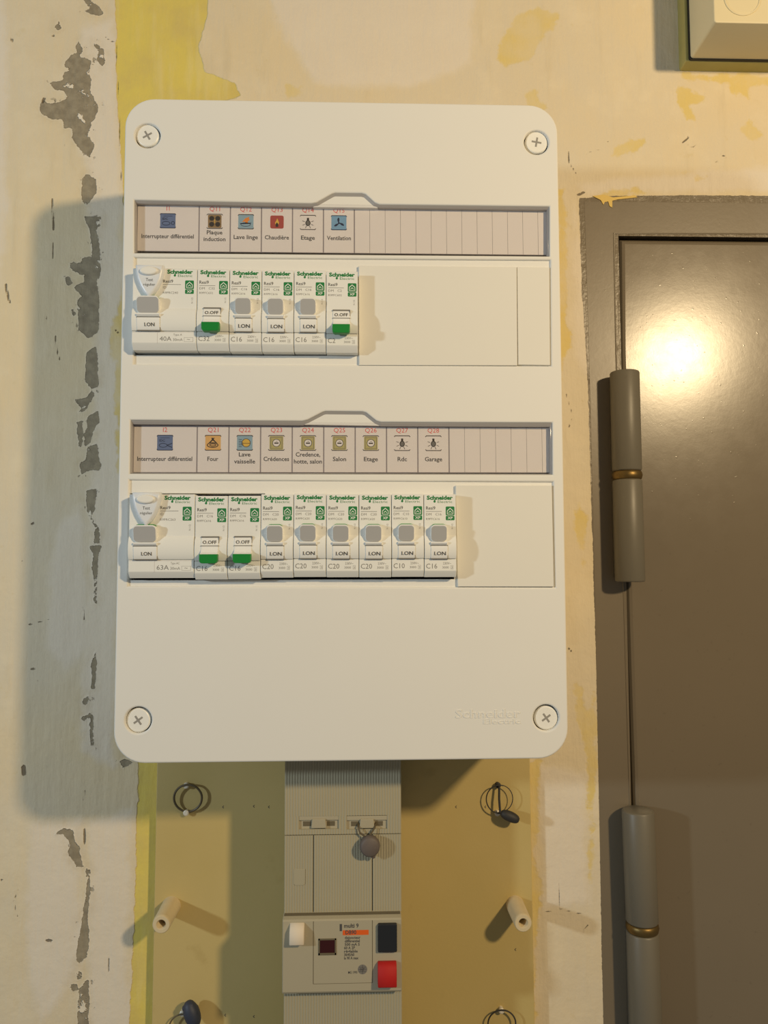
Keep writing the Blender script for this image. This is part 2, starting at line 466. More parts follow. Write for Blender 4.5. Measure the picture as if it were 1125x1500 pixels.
CRACKS = [(px_poly(p, **k), r) for k, p, r in (
    (L1, [(64,212),(67,224)], 0.9), (L1, [(290,196),(297,194)], 0.8), (L1, [(236,560),(243,540)], 1.0), (L1, [(350,800),(360,798)], 0.6),
    (L1, [(288,1095),(292,1200),(296,1260)], 0.7), (L1, [(291,1330),(292,1420)], 0.3), (L1, [(580,205),(610,225),(632,232)], 0.35),
    (L1, [(636,20),(640,300),(655,600),(660,900),(668,1000)], 0.22),
    (L2, [(290,400),(298,470),(312,525)], 0.5), (L2, [(240,290),(242,315)], 0.5), (L2, [(30,130),(38,175),(50,225)], 0.8),
    (L2, [(165,1385),(178,1378)], 0.7), (L2, [(605,370),(620,385)], 0.5),
    (L3, [(160,432),(225,415),(270,405)], 0.25), (L3, [(160,432),(172,430)], 0.55), (L3, [(176,674),(190,672)], 0.9), (L3, [(200,735),(214,738)], 0.5),
    (L3, [(130,1215),(133,1250)], 1.5), (L3, [(125,80),(128,90)], 0.6), (L3, [(458,330),(462,405)], 0.5), (L3, [(465,1340),(462,1395)], 0.6),
    (L4, [(6,524),(14,526)], 0.8), (L4, [(100,575),(75,640),(95,720)], 0.3), (L4, [(258,852),(284,858)], 0.9), (L4, [(600,950),(600,1030)], 0.5), (L4, [(463,240),(466,320)], 0.7),
    (R7, [(665,770),(690,750),(698,735)], 0.5), (R7, [(690,785),(720,795),(740,775)], 0.35), (R7, [(585,740),(592,744)], 0.4), (R7, [(870,835),(900,850)], 0.5),
    (R7, [(845,875),(860,870)], 0.5), (R7, [(135,845),(160,820),(210,812)], 0.3), (R7, [(45,820),(50,880),(90,940)], 0.4), (R7, [(95,1055),(130,1040)], 0.8), (R7, [(260,768),(268,770)], 0.5),
    (R6, [(640,660),(700,648),(770,665),(800,670)], 0.22), (R6, [(785,740),(808,710)], 0.35), (R6, [(690,520),(700,690)], 0.15),
    (R8, [(20,740),(45,820),(30,860)], 0.25), (R9, [(30,210),(38,220)], 0.6))]

def build_wall():
    def axis(lo, hi, step, far_lo, far_hi):
        core = np.arange(lo, hi+step/2, step)
        return np.concatenate([np.linspace(far_lo, lo, 8)[:-1], core, np.linspace(hi, far_hi, 8)[1:]])
    xs = axis(-300, 196, 1.6, -1300, 196.5)[:-7]
    xs = np.concatenate([xs, np.arange(197, 320, 2.0), np.linspace(322, 1000, 6), np.linspace(1040, 1300, 4)])
    zs = axis(-360, 420, 1.6, -1490, 1000)
    X, Z = np.meshgrid(xs, zs)
    nx, nz = len(xs), len(zs)
    fx, fz = X.ravel(), Z.ravel()
    def field(polys):
        out = np.full(fx.shape, -8.0)
        for p in polys:
            q = np.array(p); bx0, bz0 = q.min(0)-8; bx1, bz1 = q.max(0)+8
            k = np.where((fx > bx0) & (fx < bx1) & (fz > bz0) & (fz < bz1))[0]
            if len(k): out[k] = np.maximum(out[k], np.clip(seg_sdf(fx[k], fz[k], p), -8, 8))
        return out
    crack = np.full(fx.shape, -8.0)
    for p, r in CRACKS:
        for i in range(len(p)-1):
            d = seg_sdf(fx, fz, [p[i], p[i+1]])
            crack = np.maximum(crack, r-np.abs(d))
    attrs = dict(flake=field(FLAKES), yellow=field(YELLOW), wash=field(WASH), skim=field(SKIM), doorpaint=field(PAINT), crack=np.clip(crack, -8, 8))
    # the opening of the door is left out of the wall
    (ox0, _), (_, oz1) = at(903, 700), at(1000, 343)
    me = bpy.data.meshes.new('wall_back')
    idx = np.arange(nx*nz).reshape(nz, nx)
    q = np.stack([idx[:-1, :-1], idx[:-1, 1:], idx[1:, 1:], idx[1:, :-1]], -1).reshape(-1, 4)
    cx = fx[q].mean(1); cz = fz[q].mean(1)
    q = q[~((cx > 188) & (cx < 1000) & (cz < oz1-1))]
    rng = np.random.default_rng(3)
    relief = np.where(attrs['flake'] > 0, 0.0, 0.0)
    co = np.stack([fx/1000, -relief/1000, fz/1000+EYE], -1).astype(np.float32)
    me.vertices.add(nx*nz); me.vertices.foreach_set('co', co.ravel())
    me.loops.add(len(q)*4); me.loops.foreach_set('vertex_index', q.ravel().astype(np.int32))
    me.polygons.add(len(q)); me.polygons.foreach_set('loop_start', np.arange(0, len(q)*4, 4, dtype=np.int32))
    me.update(calc_edges=True)
    for k, v in attrs.items():
        a = me.attributes.new(k, 'FLOAT', 'POINT'); a.data.foreach_set('value', v.astype(np.float32))
    k = NT('stripped_plaster_wall')
    def fac(name, amp, scale, soft, amp2=0.0, scale2=400):
        """ragged edge: the distance field plus two sizes of noise, cut at zero"""
        q = k.n('ShaderNodeAttribute', attribute_name=name).outputs['Fac']
        for am, sc in ((amp, scale), (amp2, scale2)):
            if am: q = k.math('ADD', q, k.math('MULTIPLY', k.math('SUBTRACT', k.noise(sc, 4, 0.6), 0.5), am*4))
        return k.ramp(q, -soft, soft)
    big = k.noise(5, 5); mid = k.noise(28, 5); st = k.noise(22, 5, 0.6, None, (3.5, 1, 0.5)); fine = k.noise(180, 4)
    c = k.mix(k.ramp(big, 0.35, 0.65), S(224, 206, 170), S(219, 206, 180))
    c = k.mix(k.math('MULTIPLY', k.ramp(mid, 0.48, 0.72), 0.5), c, S(232, 217, 186))
    c = k.mix(k.math('MULTIPLY', k.ramp(st, 0.55, 0.75), 0.4), c, S(204, 187, 152))
    c = k.mix(k.math('MULTIPLY', k.ramp(k.noise(60, 5, 0.7), 0.6, 0.72), 0.3), c, S(206, 184, 130))
    fs = k.math('MULTIPLY', fac('skim', 4.0, 35, 4.0, 1.2, 130), 0.85)
    c = k.mix(fs, c, k.mix(mid, S(232, 221, 202), S(221, 208, 188)))
    fw = k.math('MULTIPLY', fac('wash', 4.2, 48, 1.4, 1.7, 170), k.math('ADD', 0.35, k.math('MULTIPLY', k.ramp(mid, 0.35, 0.65), 0.4)))
    c = k.mix(fw, c, S(221, 194, 100))
    fy = fac('yellow', 1.2, 70, 0.5, 0.5, 250)
    c = k.mix(fy, c, k.mix(k.ramp(mid, 0.35, 0.7), S(224, 203, 102), S(213, 191, 110)))
    c = k.mix(k.math('MULTIPLY', k.math('MULTIPLY', fy, k.ramp(st, 0.5, 0.68)), 0.45), c, S(228, 210, 146))
    fa = k.n('ShaderNodeAttribute', attribute_name='flake').outputs['Fac']
    # plaster islands left inside the flakes, stray chips around them
    isl = k.math('MULTIPLY', k.ramp(k.noise(95, 4, 0.6), 0.60, 0.64), 0.95)
    chips = k.math('MULTIPLY', k.ramp(k.noise(130, 4, 0.65), 0.635, 0.665), k.ramp(fa, -5.5, -1.0))
    f0 = fac('flake', 1.0, 110, 0.18, 0.6, 420)
    ff = k.math('MAXIMUM', k.math('SUBTRACT', f0, isl, clamp=True), k.math('MULTIPLY', chips, 0.8))
    grime = k.math('MULTIPLY', k.ramp(fa, -8.0, -0.5), k.ramp(k.noise(55, 5, 0.7), 0.42, 0.68))
    c = k.mix(k.math('MULTIPLY', grime, 0.35), c, S(196, 176, 138))
    c = k.mix(ff, c, k.mix(k.ramp(fine, 0.3, 0.7), S(138, 127, 106), S(160, 148, 124)))
    rim = k.math('MULTIPLY', k.math('SUBTRACT', fac('flake', 1.0, 110, 1.6, 0.6, 420), ff, clamp=True), 0.65)
    c = k.mix(rim, c, S(240, 230, 211))
    fd = fac('doorpaint', 0.5, 110, 0.15, 0.35, 350)
    c = k.mix(fd, c, GREY)
    fc = k.math('MULTIPLY', fac('crack', 0.2, 300, 0.3), 0.8)
    c = k.mix(fc, c, S(90, 74, 52))
    k.l(c, k.b.inputs['Base Color'])
    k.l(k.math('SUBTRACT', 0.75, k.math('MULTIPLY', fd, 0.42)), k.b.inputs['Roughness'])
    k.b.inputs['Specular IOR Level'].default_value = 0.3
    h = k.math('MULTIPLY', mid, 0.6)
    for f_, am in ((st, 0.5), (fine, 0.14), (fs, 0.15), (rim, 0.2), (ff, -0.4), (fy, -0.2), (fw, -0.1), (fc, -0.4)):
        h = k.math('ADD', h, k.math('MULTIPLY', f_, am))
    k.bump(h, 1.0, 0.0021)
    me.materials.append(k.mat)
    me.polygons.foreach_set('use_smooth', [True]*len(me.polygons))
    o = bpy.data.objects.new('wall_back', me); COL.objects.link(o)
    o['kind'] = 'structure'
    return oz1
build_wall()

# ------------------------------------------------------------------ door frame, door
def quadbox(mb, px_pts, p0, p1, bev):
    """box whose front outline is given by photo points"""
    mb.prism([at(x, y, p1) for x, y in px_pts], p0, p1, bev)
mb = MB()
# left jamb face + return, head face, right jamb
DW, FL = 960.0, -1488.0             # far edge of the leaf, floor
lj = [at(x, y, 0.15) for x, y in [(934, 1600), (923.5, 1180), (915, 880), (903, 516), (900, 341)]]
hz = at(1000, 342, 0.15)[1]; ht = at(1000, 293, 0.15)[1]
oj = [at(x, y, 0.15) for x, y in [(856, 295), (864, 560), (872, 900), (880, 1300), (886, 1600)]]
mb.prism([(oj[-1][0], FL), (lj[0][0], FL)]+lj+[(DW+4, hz), (DW+4, FL), (DW+52, FL), (DW+52, ht)]+oj, -45, 0.15, 0.1)
frame_o = solo('trim_1', mb, M['frame'], (0, 0, 0), kind='structure')
mb = MB()
quadbox(mb, [(898.3, 340.5), (1330, 341.2), (1330, 343.5), (900.5, 342.5), (903.5, 516), (915.3, 880), (924, 1180), (934.5, 1600), (932, 1600), (921.8, 1180), (913.1, 880), (901.4, 516)], -6, 0.55, 0.5)
part('frame_lip', mb, M['frame'], frame_o)
# rebate (stop) behind the leaf
mb = MB()
x0, _ = at(900, 900); _, z1 = at(1000, 335)
mb.box(x0-10, x0+38, -60, -46, -1480, z1+2)
mb.box(x0-10, DW+20, -60, -46, z1-22, z1+6)
mb.box(DW-20, DW+20, -60, -46, -1480, z1-22)
solo('trim_2', mb, M['frame'], (0, 0, 0), kind='structure')
mb = MB()
pts = [at(907.5, 349.5, -1.5), at(1000, 350.5, -1.5), (DW, at(1000, 350.5, -1.5)[1]), (DW, FL+6), (at(938, 1620, -1.5)[0], FL+6), at(938, 1620, -1.5), at(928, 1180, -1.5), at(918.5, 890, -1.5), at(908.5, 516, -1.5)]
mb.prism(pts, -44, -1.5, 4.0)
solo('door_1', mb, M['door'], (0, 0, 0), kind='structure')

# ------------------------------------------------------------------ hinges
def hinge(top, ring, bot, wpx, lab, dep=11.0, topring=True):
    cx, cz = at(ring[0], ring[1], dep)
    tx, tz = at(top[0], top[1], dep); bx, bz = at(bot[0], bot[1], dep)
    t = thing('door_hinge', (cx, 0, cz), lab, 'hinge', 'lift-off hinges of the grey door')
    R = wpx/2*(CAM_DIST-dep)/F_PX*0.985
    def barrel(name, a, b):
        A = Vector((a[0], dep, a[1])); B = Vector((b[0], dep, b[1])); Ld = (B-A).length
        m = MB()
        m.lathe(A, B-A, [(0, R-1.2), (0.35, R-0.5), (1.2, R), (Ld-1.0, R), (Ld-0.3, R-0.4), (Ld, R-1.0)], 32)
        # leaf that joins the barrel to the wood
        part(name, m, M['hinge'], t, smooth=50)
    h = 5.8
    ux, uz = (tx-cx)/(tz-cz), 1
    barrel('upper_knuckle', (cx+ux*h/2, cz+h/2), (tx, tz))
    barrel('lower_knuckle', (cx-ux*h/2, cz-h/2), (bx, bz))
    m = MB()
    A = Vector((cx-ux*(h/2+0.3), dep, cz-h/2-0.3))
    m.lathe(A, (ux, 0, 1), [(0, R-1.2), (0.5, R-0.5), (1.0, R-0.2), (3.2, R+0.3), (5.2, R-0.1), (5.9, R-0.6), (6.4, R-1.4)], 32)
    part('brass_washer', m, M['brass'], t, 'worn brass ring', smooth=60)
    m = MB()
    m.box(cx-R*0.75, cx-R*0.15, -0.2, dep*0.7, cz+h/2+2, tz-4, 0)
    part('leaf', m, M['hinge'], t)
    m = MB()
    m.box(cx-R*0.75, cx-R*0.15, -0.2, dep*0.7, bz+4, cz-h/2-2, 0)
    part('leaf', m, M['hinge'], t)
hinge((914.8, 545), (918.6, 696.5), (923.0, 852), 43.6, 'upper grey painted barrel hinge with a brass ring, beside the bright reflection')
hinge((934.3, 1186), (940.8, 1357), (949.5, 1620), 46.0, 'lower grey painted barrel hinge with a brass ring, cut by the photo bottom')

# ------------------------------------------------------------------ old meter board
BD = 8.0
x0, _ = at(226, 1300, BD); x1, _ = at(779.5, 1300, BD)
bz1 = -113.0; bz0 = -470.0
mb = MB()
mb.prism([(x0-1.0, bz0), (x1+1.0, bz0), (x1-0.3, bz1), (x0+0.6, bz1)], 0, BD, 0.6)
solo('meter_board', mb, M['board'], ((x0+x1)/2, 0, bz0), 'cream-yellow painted backing board under the white electrical panel', 'board')

bo = bpy.data.objects['meter_board']
mb = MB()
for px, py in ((327, 1182), (372, 1181), (394, 1182), (330, 1487), (372, 1489), (668, 1182), (755, 1391), (711, 1182)):
    x, z = at(px, py, BD)
    mb.flat([(x-0.8, z), (x+0.2, z+1.0), (x+0.6, z+0.6), (x-0.1, z), (x+0.6, z-0.7), (x+0.1, z-1.0)], BD+0.03)
o = part('scuff_marks', mb, M['groove'], bo, 'small dark scuffs', smooth=0); o['kind'] = 'stuff'
# yellow paint run over the corner of the frame
mb = MB()
mb.prism([at(x, y, 0.6) for x, y in [(868, 287), (884, 285), (898, 289), (930, 286), (934, 289), (905, 292), (897, 294), (897, 304), (893, 302), (891, 295), (886, 296), (884, 300), (880, 293)]], 0.25, 0.65, 0.15)
d = part('paint_drip', mb, plain('yellow_paint_drip', S(220, 188, 98), 0.5, 0.05), frame_o, 'yellow paint run')

# ------------------------------------------------------------------ enclosure
T = 103.0
PX0, PX1, PZ0, PZ1 = -134.8, 117.2, -111.1, 267.4
def P(px, py, p=0.0): return at(px, py, T+p)
enc = thing('electrical_panel', (0, 0, PZ0), 'large white two-row electrical panel with rounded corners on the stripped wall', 'electrical panel')
outline = rounded(PX0, PX1, PZ0, PZ1, 17, 10)
mb = MB(); mb.prism(outline, 0, T-13, 0)
part('back_box', mb, M['cover'], enc)

def window_poly(tl, tr, br, bl, tab):
    pts = [P(*bl), P(*br), P(*tr)] + [P(*q) for q in tab] + [P(*tl)]
    return pts
W1 = window_poly((197, 293), (804.5, 302.5), (804.5, 375), (197, 370), [(556, 299.5), (549, 297), (535, 284.5), (530, 283), (491, 282.5), (487, 283.5), (464, 296.5), (456, 298)])
W2 = window_poly((191.5, 615.5), (808.5, 619.5), (809, 695), (190.5, 693.5), [(558, 618.5), (551, 616.5), (536, 604.5), (531, 603), (477, 602.5), (473, 603.5), (451, 615), (443, 617)])
S1 = [P(196, 533), P(807, 536), P(806, 381), P(197, 377)]
S2 = [P(187.5, 858.5), P(813, 860.5), P(810, 706), P(189.5, 703)]
SCREWS = [((216, 198.5), 30), ((785.8, 208.5), 80), ((202.5, 1055), 35), ((800, 1051.5), 35)]
holes = [W1, W2, S1, S2] + [circle(*P(*c), 7.25, 28) for c, a in SCREWS]
mb = MB(); mb.holed(outline, holes, T-13, T, 1.0)
part('front_cover', mb, M['cover'], enc, smooth=20)

# shallow floors inside the module slots
def slot_floor(sl, mod):
    mb = MB()
    a = inset(sl, -1.2)
    mb.holed(a, [mod], T-11, T-1.3, 0.15)
    part('slot_floor', mb, M['cover'], enc)
M1 = [P(193.5, 519.5, 0), P(522, 520.5, 0), P(522, 402, 0), P(196, 398.5, 0)]
M2 = [P(187, 850, 0), P(666, 848.5, 0), P(665.5, 725.5, 0), P(388, 725, 0), P(388, 722.5, 0), P(189, 722.2, 0)]
slot_floor(S1, M1); slot_floor(S2, M2)
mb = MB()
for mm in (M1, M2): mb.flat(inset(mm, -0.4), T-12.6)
part('slot_shadow_liner', mb, M['black'], enc, 'dark interior behind the breakers')  # black sheets paint the shade inside the module slots

# screws
for (c, a) in SCREWS:
    x, z = P(*c, -1.6)
    mb = MB()
    mb.lathe((x, T-12.9, z), (0, 1, 0), [(0, 6.7), (10.6, 6.7), (11.2, 6.4), (11.5, 5.9)], 32)
    sc = part('cover_screw', mb, M['screw'], enc)
    mb = MB()
    for k in (0, 90):
        q = math.radians(a+k); dx, dz = math.cos(q)*2.9, math.sin(q)*2.9; ex, ez = -math.sin(q)*0.55, math.cos(q)*0.55
        mb.flat([(x+dx+ex, z+dz+ez), (x-dx+ex, z-dz+ez), (x-dx-ex, z-dz-ez), (x+dx-ex, z+dz-ez)], T-1.4+0.03+k*0.0001)
    part('cross_slot', mb, M['slot'], sc)

# blanking plates
def blank(name, pts, p1, lab=None):
    mb = MB(); mb.prism([P(x, y, p1) for x, y in pts], T-1.4, T+p1, 0.35)
    part(name, mb, M['blank'], enc, lab)
blank('blanking_plate', [(526, 535), (758, 535.3), (757, 391), (525.5, 389)], 0.6)
blank('blanking_plate', [(759, 534.3), (806, 535), (805, 391.5), (757.5, 391)], 0.25, 'narrow right-hand blanking plate')
blank('blanking_plate', [(670.5, 859.5), (811.5, 859.5), (808.5, 711), (667.5, 711)], 0.6)

# embossed name on the cover
mb = MB()
x, z = P(667, 1052); x2, _ = P(762, 1052)
mb.text('Schneider', x, z, 4.6, T+0.22, width=x2-x, bold=0.012, align='l')
x, z = P(708, 1060.5)
mb.text('Electric', x, z, 2.6, T+0.22, width=x2-x, bold=0.012, align='l')
vv = len(mb.v)
mb2 = MB()
for f_ in mb.f: pass
for (px, pp, pz) in mb.v: mb2.v.append((px, T-0.05, pz))
# extrude the lettering a little
mb.v += mb2.v
nf = len(mb.f)
edges = {}
for f_ in mb.f[:nf]:
    for i in range(len(f_)):
        e = (f_[i], f_[(i+1) % len(f_)]); k = tuple(sorted(e))
        edges[k] = None if k in edges else e
for e in edges.values():
    if e: mb.f.append((e[1], e[0], e[0]+vv, e[1]+vv)); mb.m.append(0)
part('embossed_lettering', mb, M['cover'], enc, 'raised white lettering', smooth=0)

# label strips behind clear windows
def picto(mbs, kind, cx, cz, p):
    """small printed symbols; mbs maps material key -> MB"""
    def g(k): return mbs.setdefault(k, MB())
    h = 4.4
    e = 0.02
    def tile(k, r=0.7, s=h): g(k).flat(rounded(cx-s, cx+s, cz-s, cz+s, r, 3), p)
    def brackets(k='pdark'):
        for s in (1, -1):
            g(k).rect(cx-4.2, cx+4.2, cz+s*4.25-0.22, cz+s*4.25+0.22, p+e)
            for q in (1, -1):
                g(k).flat([(cx+q*4.2, cz+s*4.45), (cx+q*4.75, cz+s*3.7), (cx+q*4.5, cz+s*3.5), (cx+q*3.9, cz+s*4.1)], p+e)
    def ring(k, x, z, r, t, rz=None, n=20):
        rz = rz or r
        for i in range(n):
            a, b = 2*math.pi*i/n, 2*math.pi*(i+1)/n
            g(k).flat([(x+r*math.cos(a), z+rz*math.sin(a)), (x+r*math.cos(b), z+rz*math.sin(b)),
                       (x+(r-t)*math.cos(b), z+(rz-t)*math.sin(b)), (x+(r-t)*math.cos(a), z+(rz-t)*math.sin(a))], p+2*e)
    if kind in ('rcd', 'rcd2'):
        tile('pblue'); brackets('pdkblue')
        g('pdkblue').text('IDC', cx-1.6, cz+0.6, 1.3, p+2*e, bold=0.02)
        g('pdkblue').rect(cx-2.6, cx+2.6, cz+2.7, cz+2.95, p+2*e)
        ring('pdkblue', cx-1.0, cz-1.5, 2.4, 0.35, 1.3)
        if kind == 'rcd': ring('pdkblue', cx+2.9, cz-1.3, 1.1, 0.35)
        else:
            for s in (1, -1):
                g('pdkblue').flat([(cx+1.2, cz-1.5-s*0.2), (cx+1.2, cz-1.5+s*0.25), (cx+4.1, cz-1.5+s*1.4), (cx+4.1, cz-1.5+s*0.95)], p+2*e)
    elif kind == 'hob':
        tile('pbrown', 0.6, 3.9); brackets()
        for s in (1, -1):
            for q in (1, -1): g('pdark').flat(circle(cx+s*1.75, cz+q*1.75, 1.45, 14), p+2*e)
        g('pyellow').rect(cx-0.2, cx+0.2, cz-1.2, cz+1.2, p+2*e)
    elif kind == 'wash':
        tile('pcyan'); brackets()
        g('porange').flat([(cx-2.2, cz-0.3), (cx-0.5, cz+1.9), (cx+2.0, cz+3.0), (cx+1.7, cz+1.7), (cx+2.4, cz+1.2), (cx+1.1, cz+0.2), (cx+1.2, cz-1.2), (cx-0.2, cz-0.9), (cx-0.6, cz+0.1)], p+2*e)
        g('pdkblue').flat([(cx-3.4, cz-0.9), (cx+3.2, cz-0.6), (cx+2.8, cz-1.2), (cx-3.2, cz-1.5)], p+2*e)
        ring('pdkblue', cx-0.1, cz-1.7, 2.9, 0.3, 1.2)
    elif kind == 'boiler':
        tile('pred', 1.0, 3.9)
        g('pyellow').flat([(cx+0.1, cz+2.3), (cx+1.2, cz-0.2), (cx+0.9, cz-1.5), (cx-0.9, cz-1.5), (cx-1.1, cz-0.3), (cx-0.4, cz+0.8)], p+2*e)
        g('pdark').flat([(cx-0.8, cz-1.3), (cx, cz-0.2), (cx+0.8, cz-1.3), (cx+0.7, cz-2.9), (cx-0.7, cz-2.9)], p+3*e)
    elif kind == 'bulb':
        brackets('pdark')
        g('pgrey').flat(circle(cx, cz-0.4, 1.3, 14, 1.6), p+2*e)
        ring('pdark', cx, cz-0.4, 1.5, 0.4, 1.8, 14)
        g('pdark').rect(cx-0.6, cx+0.6, cz+1.3, cz+2.7, p+2*e)
        for a in (20, 160, 205, 335, 245, 295):
            q = math.radians(a); c, s_ = math.cos(q), math.sin(q)
            g('pdark').flat([(cx+c*2.0-s_*.14, cz-0.3+s_*2.0+c*.14), (cx+c*3.5-s_*.14, cz-0.3+s_*3.5+c*.14), (cx+c*3.5+s_*.14, cz-0.3+s_*3.5-c*.14), (cx+c*2.0+s_*.14, cz-0.3+s_*2.0-c*.14)], p+2*e)
    elif kind == 'fan':
        tile('pfan'); brackets('pdkblue')
        for a in (90, 210, 330):
            q = math.radians(a); c, s_ = math.cos(q), math.sin(q)
            pts = [(0, 0), (0.9, 0.7), (2.2, 0.95), (3.2, 0.5), (3.2, -0.1), (2.0, -0.35)]
            g('pdkblue').flat([(cx+u*c-v*s_, cz-0.2+u*s_+v*c) for u, v in pts], p+2*e)
        g('pdkblue').flat(circle(cx, cz-0.2, 0.55, 10), p+3*e)
    elif kind == 'oven':
        tile('ptan'); brackets()
        ring('pdark', cx-0.2, cz-1.3, 3.3, 0.5, 1.6); ring('pdark', cx-0.1, cz-1.2, 2.0, 0.5, 0.9)
        g('pdark').flat([(cx-2.6, cz-0.2), (cx-0.7, cz+1.8), (cx-1.0, cz+2.9), (cx+1.2, cz+2.8), (cx+0.4, cz+2.3), (cx+0.5, cz+1.8), (cx+2.4, cz-0.1), (cx+1.4, cz+0.1), (cx-0.1, cz+1.3), (cx-1.4, cz+0.2)], p+2*e)
    elif kind == 'dish':
        tile('pcyan'); brackets()
        g('pyellow').flat(circle(cx+0.8, cz, 2.3, 18), p+e)
        ring('pdark', cx+0.8, cz, 2.5, 0.3)
        for q in (1.9, 0.9, -0.1, -1.1, -2.1): g('pdkblue').rect(cx-3.4, cx-1.6+(0.9 if q in (-0.1, -1.1) else 0), cz+q-0.15, cz+q+0.15, p+2*e)
        g('pdark').rect(cx-2.0, cx+2.9, cz-0.35, cz-0.1, p+3*e)
    elif kind == 'socket':
        tile('polive', 0.6, 3.9); brackets()
        for s in (1, -1):
            g('pgrey').rect(cx-3.3, cx+3.3, cz+s*3.2-0.12, cz+s*3.2+0.12, p+2*e)
            g('pgrey').rect(cx+s*3.2-0.12, cx+s*3.2+0.12, cz-3.3, cz+3.3, p+2*e)
        g('paper').flat(circle(cx, cz, 2.2, 18), p+e)
        ring('pdark', cx, cz, 2.3, 0.3)
        g('pdark').rect(cx-1.2, cx+1.2, cz-0.45, cz+0.25, p+3*e); g('pdark').rect(cx-0.4, cx+0.6, cz+0.9, cz+1.1, p+3*e)

def strip(left_px, right_px, top_px, bot_px, red_px, icon_px, mid_px, cells, lab):
    """cells: (modules wide, code, icon, lines of text)"""
    dp = -4.0
    p = T+dp
    xl, _ = at(left_px[0], left_px[1], p); xr, _ = at(right_px[0], right_px[1], p)
    zt = (at(left_px[0], top_px[0], p)[1]+at(right_px[0], top_px[1], p)[1])/2
    zb = (at(left_px[0], bot_px[0], p)[1]+at(right_px[0], bot_px[1], p)[1])/2
    t = thing('label_strip', ((xl+xr)/2, p, zb), lab, 'label strip', 'printed label strips in the panel windows')
    mb = MB(); mb.box(xl-1.5, xr+1.5, p-0.3, p-0.08, zb-0.6, zt+2.5)
    part('backing_paper', mb, M['rule'], t, 'grey backing showing as lines between the cells')
    zr = at(left_px[0]+45, red_px, p)[1]; zi = at(left_px[0]+45, icon_px, p)[1]; zm = at(left_px[0]+45, mid_px, p)[1]
    x = xl; e = 0.02
    for (wd, code, icon, lines) in cells:
        wmm = 18*wd; cx = x+wmm/2
        if x == xl: cx -= 0.6
        mb = MB(); mb.box(x-(0.5 if x == xl else -0.35), x+wmm-0.35, p-0.1, p, zb-0.3, zt)
        cell = part('label_cell', mb, M['paper'], t)
        m = MB(); m.text(code, cx, zr-1.3, 2.6, p+e, bold=0.0)
        part('lettering', m, M['inkred'], cell, 'red printed code', smooth=0)
        mbs = {}
        picto(mbs, icon, cx, zi, p+e)
        for k in sorted(mbs, key=lambda q: q in ('pdark', 'pdkblue')):
            part('pictogram', mbs[k], M[k], cell, smooth=0)
        m = MB()
        if len(lines) == 1: m.text(lines[0][0], cx, zm-1.0, 2.35, p+e, width=lines[0][1], bold=0.018)
        else:
            m.text(lines[0][0], cx, zm+1.6, 2.35, p+e, width=lines[0][1], bold=0.018)
            m.text(lines[1][0], cx, zm-2.4, 2.35, p+e, width=lines[1][1], bold=0.018)
        part('lettering', m, M['ink'], cell, 'dark printed words', smooth=0)
        x += wmm
    first = True
    while x < xr-2:
        x2 = min(x+9, xr+1.2)
        mb = MB(); mb.box(x+(0.35 if first else 0.1), x2-0.1, p-0.1, p, zb-0.3, zt)
        part('label_cell', mb, M['paper'], t)
        x = x2; first = False
strip((203, 330), (800, 335), (301, 309), (367, 372), 305.3, 323.5, 346.5,
      [(1.93, 'I1', 'rcd', [('Interrupteur différentiel', 30)]), (1, 'Q11', 'hob', [('Plaque', 9.0), ('induction', 12.6)]), (1, 'Q12', 'wash', [('Lave linge', 14)]),
       (1, 'Q13', 'boiler', [('Chaudière', 14)]), (1, 'Q14', 'bulb', [('Etage', 8)]), (1, 'Q15', 'fan', [('Ventilation', 14)])],
      'printed strip in the upper panel window, codes I1 and Q11 to Q15')
strip((197.5, 655), (804, 660), (624, 628), (690, 692), 629.5, 648.5, 672.5,
      [(1.95, 'I2', 'rcd2', [('Interrupteur différentiel', 31)]), (1, 'Q21', 'oven', [('Four', 6.2)]), (1, 'Q22', 'dish', [('Lave', 6.6), ('vaisselle', 12)]),
       (1, 'Q23', 'socket', [('Crédences', 14.6)]), (1, 'Q24', 'socket', [('Credence,', 14), ('hotte, salon', 16)]), (1, 'Q25', 'socket', [('Salon', 7.6)]),
       (1, 'Q26', 'socket', [('Etage', 8)]), (1, 'Q27', 'bulb', [('Rdc', 5.4)]), (1, 'Q28', 'bulb', [('Garage', 10)])],
      'printed strip in the lower panel window, codes I2 and Q21 to Q28')

# clear windows with a rim coloured as recess shade
def window(poly_px, rim, tw, lab):
    pts = [P(x, y, -0.8) for x, y in poly_px]
    mb = MB()
    mb.prism(inset(pts, 0.25), T-1.5, T-0.7, 0.15)
    wn = part('label_window', mb, M['clear'], enc, lab)
    mb = MB()   # sloping rim, its grey stands for shade on the recess walls
    inn = inset(rim, 1.55)
    n = len(rim)
    inn[0] = (rim[0][0]+0.6, rim[0][1]+0.5); inn[1] = (rim[1][0]-0.9, rim[1][1]+0.5)
    inn[2] = (rim[2][0]-0.9, rim[2][1]-tw); inn[n-1] = (rim[n-1][0]+0.6, rim[n-1][1]-tw)
    for (i, q) in ((3, 0), (n-2, 0)): inn[i] = (inn[i][0], rim[i][1]-tw)
    vv = [(x, T-0.35, z) for x, z in rim]+[(x, T-1.45, z) for x, z in inn]+[(x, T-3.9, z) for x, z in inn]
    mb.add(vv, [(k*n+i, k*n+(i+1) % n, (k+1)*n+(i+1) % n, (k+1)*n+i) for k in (0, 1) for i in range(n)])
    part('shaded_window_rim', mb, M['rimshade'], wn, 'window rim with recess shade painted in grey', smooth=10)
window([(198, 369), (804, 374), (804, 303.5), (198, 294)], W1, 1.3, 'clear upper label window')
window([(192.5, 692.5), (808, 694), (807.5, 620.5), (193, 616.5)], W2, 2.0, 'clear lower label window')
